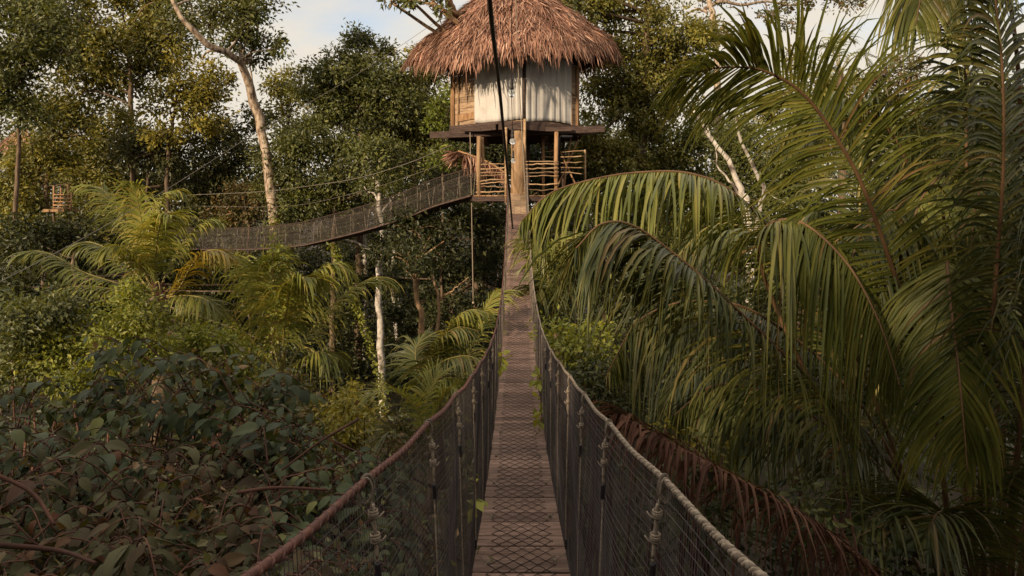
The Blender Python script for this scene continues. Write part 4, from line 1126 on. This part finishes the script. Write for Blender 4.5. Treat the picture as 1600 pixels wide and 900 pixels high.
# ------------------------------------------------------------------ the great palm on the right
big = dict(fold=True, K=6, w=.027, n=96, r=.024, stalk='rachis')
palm('palm', 'great feather palm on the right whose long fronds arch over the bridge', P(1495, 1500, 6.8), P(1495, 930, 6.8), [
    dict(pts=[(1490, 900, 6.7), (1462, 660, 6.4), (1420, 500, 6.15), (1393, 415, 6.0), (1347, 289, 5.8), (1300, 205, 5.6), (1253, 145, 5.5), (1202, 114, 5.4), (1160, 105, 5.3), (1090, 112, 5.1), (1030, 150, 5.0)],
         L=.92, side=(.62, -.25, .74), droop=.24, mat='palm_light', n=156, lift=.1, ang=(72, 20)),
    dict(pts=[(1540, 920, 6.5), (1532, 760, 6.0), (1542, 600, 5.6), (1557, 415, 5.3), (1567, 260, 5.1), (1566, 120, 5.0), (1557, 20, 4.95), (1540, -90, 4.9), (1510, -160, 4.8)],
         L=.74, side=(1, .5, .05), droop=.34, n=199, w=.027, lift=-.1, ang=(80, 40)),
    dict(pts=[(1530, 930, 7.3), (1500, 600, 7.0), (1450, 400, 6.8), (1400, 330, 6.6), (1350, 360, 6.4), (1320, 440, 6.3)], L=1.1, droop=.6, n=130, lift=-.4, t0=.3),
    dict(pts=[(1560, 930, 7.3), (1570, 520, 7.0), (1540, 330, 6.7), (1490, 270, 6.5), (1440, 310, 6.3), (1415, 400, 6.2)], L=1.1, droop=.6, n=130, lift=-.4, t0=.3, mat='palm_light'),
    dict(pts=[(1590, 930, 7.0), (1640, 500, 6.6), (1620, 300, 6.3), (1570, 240, 6.1), (1530, 300, 5.9), (1515, 400, 5.8)], L=.95, droop=.6, n=120, lift=-.4, t0=.3),
    dict(pts=[(1525, 920, 7.0), (1512, 600, 6.7), (1510, 300, 6.4), (1508, 100, 6.2), (1496, -70, 6.1)], L=.62, side=(1, .5, .05), droop=.4, n=170, lift=-.2, ang=(80, 45)),
    dict(pts=[(1580, 900, 7.2), (1600, 500, 6.8), (1590, 100, 6.2), (1550, -90, 5.8), (1500, -130, 5.5), (1455, -70, 5.3), (1430, 40, 5.2)], L=1.0, droop=.6, lift=-.5, n=156, t0=.45, mat='palm_light'),
    dict(pts=[(1480, 930, 6.7), (1400, 740, 6.3), (1300, 622, 5.9), (1244, 572, 5.6), (1133, 467, 5.3), (1067, 408, 5.1), (992, 354, 4.95), (940, 350, 4.85), (900, 388, 4.8)], L=1.05, droop=.55, lift=-.55, n=195),
    dict(pts=[(1480, 930, 7.6), (1340, 560, 7.3), (1230, 390, 7.0), (1150, 305, 6.7), (1080, 272, 6.5), (994, 270, 6.3), (911, 284, 6.1), (855, 305, 6.0), (815, 345, 5.9)], L=.98, droop=.5, lift=-.45, n=195, mat='palm_light'),
    dict(pts=[(1460, 930, 7.2), (1290, 640, 6.9), (1200, 450, 6.5), (1190, 365, 6.1), (1245, 345, 5.8), (1318, 405, 5.5), (1372, 500, 5.3), (1408, 610, 5.2)], L=1.3, droop=.75, lift=-.45, n=150, mat='palm_light', t0=.38),
    dict(pts=[(1555, 930, 7.1), (1520, 560, 6.4), (1485, 420, 6.0), (1482, 440, 5.6), (1500, 600, 5.3), (1512, 740, 5.2)], L=.9, droop=.5, lift=-.5, n=143, mat='palm_light', t0=.4),
    dict(pts=[(1520, 920, 7.5), (1480, 450, 7.3), (1420, 260, 7.1), (1365, 180, 6.9), (1300, 170, 6.7), (1255, 230, 6.6)], L=1.0, droop=.9, n=156),
    dict(pts=[(1500, 930, 7.6), (1350, 640, 7.5), (1200, 500, 7.3), (1090, 470, 7.1), (1000, 500, 7.0), (950, 580, 6.9)], L=1.2, droop=.6, lift=-.6, n=182),
    dict(pts=[(1500, 940, 7.4), (1380, 740, 7.2), (1250, 640, 7.0), (1130, 600, 6.8), (1050, 650, 6.7)], L=1.1, droop=.6, lift=-.5, n=169),
    dict(pts=[(1500, 945, 6.6), (1440, 840, 6.3), (1380, 800, 6.0), (1320, 850, 5.8)], L=.8, droop=.5, n=91),
    dict(pts=[(1560, 940, 6.3), (1590, 700, 5.9), (1602, 520, 5.6), (1625, 380, 5.4), (1660, 300, 5.3)], L=.95, droop=.35, n=104, side=(1, .2, .1)),
    dict(pts=[(1560, 950, 6.3), (1600, 820, 6.0), (1640, 740, 5.8), (1690, 720, 5.7)], L=.9, droop=.45, n=91),
    dict(pts=[(1530, 940, 7.2), (1560, 560, 7.2), (1500, 330, 7.1), (1420, 330, 6.9), (1380, 420, 6.8)], L=1.05, droop=.9, n=143, t0=.3),
    dict(pts=[(1540, 940, 7.8), (1620, 500, 7.6), (1600, 250, 7.4), (1540, 150, 7.2), (1470, 200, 7.0), (1440, 320, 6.9)], L=1.05, droop=.9, n=143, t0=.3),
    dict(pts=[(1530, 945, 6.2), (1500, 840, 5.9), (1470, 800, 5.7), (1440, 850, 5.5)], L=.75, droop=.4, n=78),
], 301, trunk_r=.22, **big)
palm('palm', 'second shadowy feather palm filling the space behind the great drooping fronds', P(1330, 1200, 9.5), P(1330, 700, 9.5), [
    [(1330, 700, 9.5), (1290, 520, 9.4), (1210, 390, 9.2), (1120, 350, 9), (1040, 420, 8.8)],
    [(1330, 700, 9.5), (1330, 500, 9.6), (1310, 380, 9.6), (1270, 330, 9.5), (1225, 390, 9.3)],
    [(1330, 700, 9.5), (1360, 480, 9.6), (1400, 330, 9.6), (1460, 270, 9.5), (1520, 340, 9.3)],
    [(1330, 700, 9.5), (1400, 560, 9.4), (1500, 470, 9.2), (1590, 500, 9)],
    [(1330, 700, 9.5), (1240, 600, 9.2), (1140, 560, 9), (1060, 600, 8.8), (1020, 680, 8.7)],
    [(1330, 700, 9.5), (1250, 660, 9), (1170, 660, 8.7), (1110, 720, 8.5)],
    [(1330, 700, 9.5), (1420, 640, 9.2), (1520, 640, 9), (1600, 720, 8.8)],
    [(1330, 700, 9.5), (1345, 450, 9.8), (1345, 250, 9.9), (1380, 180, 10), (1440, 220, 10)],
    [(1330, 700, 9.5), (1440, 520, 9.9), (1530, 330, 10), (1600, 280, 10)],
    [(1330, 700, 9.5), (1365, 400, 9.8), (1420, 200, 9.9), (1490, 110, 9.9), (1560, 150, 9.8), (1590, 240, 9.7)],
], 302, L=1.3, w=.036, n=120, droop=.6, lift=-.3, trunk_r=.18, r=.028)
# a fallen dry frond behind the right netting
dead = frond_mesh([P(*q) for q in ((1420, 950, 4.9), (1310, 845, 4.6), (1200, 775, 4.4), (1090, 715, 4.25), (1010, 672, 4.15), (975, 650, 4.1))], .62, np.random.default_rng(8), n=170, droop=1.0, w=.021, t0=.02, r=.016, lift=.05, ang=(70, 30), ragged=.4, miss=.12)
tag(dead.build('dead_frond', [M['palm_dead'], M['palm_dead']]), 'dry red brown palm frond lying behind the right netting', 'palm frond')

# ------------------------------------------------------------------ shrubs and creepers
shrub('vine_heap', 'sunlit yellow green creeper heap below the left palm', [(160, 500, 60, 44), (210, 490, 40, 40), (120, 540, 50, 40), (200, 540, 50, 36), (150, 590, 60, 34), (235, 560, 30, 30)], 13, 'vine', leaf=.10, cov=3.2, seed=31, cat='creeper', clump=.32, base_drop=3)
shrub('shrub', 'dark small leaved bush left of the creeper heap', [(40, 510, 60, 46), (70, 570, 50, 40), (10, 590, 50, 40), (105, 490, 30, 24)], 13.5, 'mid', leaf=.12, cov=2.6, seed=32, clump=.3, base_drop=3)
shrub('shrub', 'pale green bush between the creeper heap and the drooping palm', [(330, 530, 44, 24), (290, 560, 40, 26), (370, 545, 34, 22), (350, 580, 50, 24)], 15, 'vine', leaf=.11, cov=2.4, seed=33, clump=.3, base_drop=3)
shrub('shrub', 'yellow leaved bush beside the foot of the white barked tree', [(535, 640, 44, 26), (505, 655, 30, 22), (560, 660, 34, 24), (520, 690, 50, 20), (545, 618, 24, 14)], 11.5, 'yellow', leaf=.10, cov=2.3, seed=34, clump=.25, base_drop=3)
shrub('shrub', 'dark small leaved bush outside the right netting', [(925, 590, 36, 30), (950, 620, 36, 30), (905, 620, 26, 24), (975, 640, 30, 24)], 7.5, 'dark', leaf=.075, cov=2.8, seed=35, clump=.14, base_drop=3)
shrub('shrub', 'lit pale green bush right of the bridge below the hanging rope', [(895, 540, 40, 24), (935, 550, 36, 22), (870, 520, 22, 20), (920, 520, 30, 16)], 10.5, 'vine', leaf=.10, cov=2.4, seed=36, clump=.2, base_drop=3)
shrub('shrub', 'round leaved plant at lower right under the great palm', [(1270, 775, 36, 18), (1320, 770, 24, 14), (1300, 810, 40, 16)], 4.6, 'mid', leaf=.065, cov=1.0, seed=37, clump=.12, base_drop=2)
shrub('shrub', 'yellow tipped sprig above the dry fallen frond', [(1075, 690, 30, 12), (1110, 712, 26, 12), (1040, 675, 22, 10)], 5.2, 'yellow', leaf=.06, cov=.9, seed=38, clump=.1, base_drop=2)
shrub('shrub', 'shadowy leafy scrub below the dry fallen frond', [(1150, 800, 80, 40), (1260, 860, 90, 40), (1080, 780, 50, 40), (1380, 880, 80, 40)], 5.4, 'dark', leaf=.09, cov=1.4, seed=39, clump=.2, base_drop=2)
shrub('shrub', 'brownish low scrub at the foot of the dark gap', [(640, 690, 40, 20), (600, 680, 30, 18), (470, 640, 40, 30), (430, 620, 40, 30)], 12, 'rusty', leaf=.1, cov=2.0, seed=40, clump=.25, base_drop=3)

def vine(label, pts, n, leaf, seed, spread, mat='vine', r=.008):
    rg = np.random.default_rng(seed)
    q = spline([P(*p) for p in pts], 40)
    root = thing('hanging_vine', label, 'vine', q[0])
    mb = MB(); tube(mb, q, r, 5); mb.build('stem', M['twig'], root)
    lb = MB()
    i = rg.integers(0, 40, n)
    leaf_cloud(lb, q[i] + rg.normal(size=(n, 3)) * spread, leaf, rg, elong=.6, droop=.6)
    lb.build('foliage', M[mat], root)
vine('leafy green vine slanting from the side bridge down to the white barked trunk', [(520, 385, 28), (540, 430, 28), (560, 490, 28), (580, 545, 28), (596, 600, 28), (598, 640, 28)], 700, .16, 51, .10)
vine('creeper climbing the middle of the drooping palm', [(430, 372, 20), (426, 420, 19.2), (432, 480, 19), (425, 540, 19), (432, 590, 19.4)], 380, .12, 52, .13)
vine('thick creeper wrapped round the foot of the pale leaning trunk', [(432, 345, 32.5), (430, 370, 32.4), (428, 400, 32.3)], 300, .17, 53, .2)
vine('short leafy vine growing over the right net beside the deck', [(846, 575, 8.6), (843, 600, 8.4), (846, 640, 8.1), (844, 665, 7.9)], 46, .11, 54, .045)
vine('few green leaves poking through the left net near the deck', [(742, 735, 4.9), (744, 770, 4.7), (742, 790, 4.6)], 9, .12, 55, .02)
vine('leafy sprig on the left net at the bridge middle', [(782, 545, 9.2), (783, 560, 9.0), (781, 575, 8.9)], 16, .13, 56, .03)

def broad_shrub(label, outline, depth_top, depth_bot, ntw, leaf, seed, mat, ybot=940, name='broad_leaf_shrub', under='rusty'):
    """outline: pixels of the shrub's upper edge; twigs rise from inside and arch over its skin, leaves in two ranks along each."""
    rg = np.random.default_rng(seed)
    xs = np.array([o[0] for o in outline], float); ys = np.array([o[1] for o in outline], float)
    foot = P(xs.mean(), 900, depth_top) - [0, 0, 3.5]
    root = thing(name, label, 'shrub', foot)
    sb = MB()
    LP, LA, LN, LS = [], [], [], []
    ipts = []
    for k in range(ntw):
        px = rg.uniform(xs[0], xs[-1])
        top = np.interp(px, xs, ys)
        v = rg.uniform(0, 1) ** 1.1
        py = top + (ybot - top) * v + rg.normal() * 6
        dd = depth_top + (depth_bot - depth_top) * v ** .8
        lump = .55 * math.sin(px * .031 + seed) * math.cos(py * .027) + .35 * math.sin(px * .013 - py * .021)
        dd *= 1 + .11 * lump + rg.normal() * .035
        e = P(px, py, dd)
        ln = rg.uniform(.30, .62)
        az = rg.uniform(0, 2 * math.pi)
        h = nrm(np.array([math.cos(az), math.sin(az) * .8 - .45, rg.uniform(-.35, .45)]))
        a = e - h * ln * .55 - [0, 0, rg.uniform(.12, .35)]
        tipp = e + h * ln * .5 - [0, 0, rg.uniform(.02, .16)]
        q = spline([a, e, tipp], 12)
        tube(sb, q, np.linspace(.0055, .0018, 12), 4)
        ipts.append(a)
        T = nrm(np.gradient(q, axis=0))
        sc_ = rg.choice([.55, .8, 1.0, 1.3, 1.6], p=[.15, .25, .3, .2, .1])
        nl = rg.integers(6, 12)
        for m_, t in enumerate(np.linspace(.22, 1, nl)):
            f = t * 11; i0 = min(int(f), 10)
            p = q[i0] + (q[i0 + 1] - q[i0]) * (f - i0)
            tn = T[i0]
            S = nrm(np.cross(tn, [0, 0, 1.0]) + 1e-6) * (1 if m_ % 2 else -1)
            ax = nrm(tn * rg.uniform(.3, .8) + S * rg.uniform(.7, 1.1) + np.array([0, 0, -rg.uniform(.15, .95)]) if t < 1 else tn + [0, 0, -.5])
            LP.append(p); LA.append(ax)
            LN.append(np.array([0, -.25, 1.0]) + rg.normal(size=3) * .38 + S * .2)
            LS.append(leaf * sc_ * rg.uniform(.6, 1.15) * (1.05 - .45 * t))
    LP, LA, LN, LS = np.array(LP), np.array(LA), np.array(LN), np.array(LS)
    n = len(LP)
    w = nrm(np.cross(LA, LN)); nv = np.cross(w, LA)
    L = LS[:, None]; W = L * rg.uniform(.44, .60, (n, 1))
    LP = LP + LA * L * .12
    t = np.array([0, .16, .38, .64, .86, 1.0]); wd = np.array([.06, .72, 1.0, .82, .40, .03]); dz = np.array([0, .03, .03, -.02, -.10, -.2])
    curl = rg.uniform(.2, 2.0, n)[:, None]
    V = np.zeros((n, 6, 5, 3))
    wav = rg.normal(size=(n, 6, 5)) * .018
    for k in range(6):
        c = LP + LA * L * t[k] + nv * L * dz[k] * curl
        for qi, sx in enumerate((-1, -.5, 0, .5, 1)):
            V[:, k, qi] = c + w * W * .5 * wd[k] * sx + nv * (W * (.20 * abs(sx) - .10 * sx * sx) * wd[k] + L * wav[:, k, qi][:, None] * abs(sx))
    qf = [[k * 5 + c, k * 5 + c + 1, k * 5 + c + 6, k * 5 + c + 5] for k in range(5) for c in range(4)]
    lb = MB()
    lb.add(V, (np.array(qf)[None] + np.arange(n)[:, None, None] * 30).reshape(-1, 4), 0, True)
    ipts = np.array(ipts)
    for k in range(40):                                   # main stems
        e = ipts[rg.integers(len(ipts))]
        b0 = e + np.array([rg.normal() * .5, rg.uniform(.0, .5), -rg.uniform(.6, 1.5)])
        tube(sb, spline([b0, (b0 + e) / 2 + rg.normal(size=3) * .1, e], 9), np.linspace(.014, .005, 9), 5)
    for k in range(3):
        e = ipts[rg.integers(len(ipts))]
        tube(sb, spline([foot + rg.normal(size=3) * .3, (foot + e) / 2 + rg.normal(size=3) * .2, e], 10), np.linspace(.04, .012, 10), 6)
    n2 = ntw * 9                                           # small withered leaves deeper inside
    c = ipts[rg.integers(len(ipts), size=n2)] + rg.normal(size=(n2, 3)) * [.16, .14, .14] - [0, -.10, .10]
    ub_ = MB(); leaf_cloud(ub_, c, leaf * .5, rg, elong=.55)
    sb.build('stem', M['twig'], root)
    lb.build('foliage', M[mat], root)
    ub_.build('withered_leaves', M[under], root)
    return root
broad_shrub('blue grey broad leaved shrub at the left edge of the near thicket', [(-40, 640), (30, 612), (90, 596), (150, 610), (200, 660)], 5.6, 3.6, 90, .145, 61, 'bigleaf')
broad_shrub('tallest broad leaved shrub rising in the middle of the near thicket', [(120, 590), (170, 520), (205, 498), (240, 525), (290, 545), (330, 528), (395, 548), (440, 580), (470, 640)], 5.6, 3.6, 190, .14, 62, 'bigleaf')
broad_shrub('broad leaved shrub leaning on the left handrail', [(400, 650), (450, 630), (500, 672), (560, 700), (600, 720), (640, 735)], 5.0, 2.7, 105, .115, 63, 'bigleaf')
broad_shrub('brownish broad leaved shrub in the lower left corner of the thicket', [(-40, 720), (60, 690), (200, 680), (330, 690), (470, 720), (560, 800)], 4.4, 2.3, 185, .115, 64, 'bigleaf_brown')
mb = MB()
for pts, r_ in (([(-20, 735, 3.2), (50, 770, 3.2), (85, 820, 3.1)], .012), ([(-20, 850, 2.6), (90, 860, 2.7), (150, 880, 2.6)], .012), ([(560, 655, 3.4), (500, 690, 3.2), (440, 735, 3.1)], .008), ([(370, 770, 2.9), (430, 762, 2.9), (510, 765, 2.9)], .009)):
    tube(mb, spline([P(*q) for q in pts], 12), np.linspace(r_, r_ * .6, 12), 6)
tag(mb.build('bare_branch', M['twig']), 'bare reddish branches sticking out of the near thicket', 'branch')

# ------------------------------------------------------------------ the wood behind the viewer, which shades the near end of the bridge
rg = np.random.default_rng(91)
fb = MB()
for k in range(70):
    x = rg.uniform(-27, 20)
    y = -15 + rg.uniform(-3, 3)
    top = EYE + 7.6 + rg.normal() * .8
    for z in np.arange(1.5, top, 2.2):
        c = [x + rg.normal() * .8, y + rg.normal() * .8, z]
        p, o, cc = blob_points(c, [1.7, 1.5, 1.3], 220, rg, clump=.8)
        leaf_cloud(fb, p, .55, rg, out=o)
for k in range(46):
    sd = 1 if k % 2 else -1
    x, y = (rg.uniform(7.5, 13) if sd > 0 else rg.uniform(-11, -7.5)), rg.uniform(-4, 3.0)
    for z in np.arange(1.5, EYE + (6.0 if sd > 0 else 0.5), 2.0):
        p, o, cc = blob_points([x, y, z], [1.5, 1.3, 1.3], 170, rg, clump=.7)
        ok = p[:, 1] < np.abs(p[:, 0]) * 1.20 - 1.5 if False else np.abs(p[:, 0]) > p[:, 1] * .80 + 1.2
        leaf_cloud(fb, p[ok], .45, rg, out=o[ok])
tag(fb.build('forest', M['dark']), 'wood standing behind the near end of the bridge', 'forest', kind='stuff')
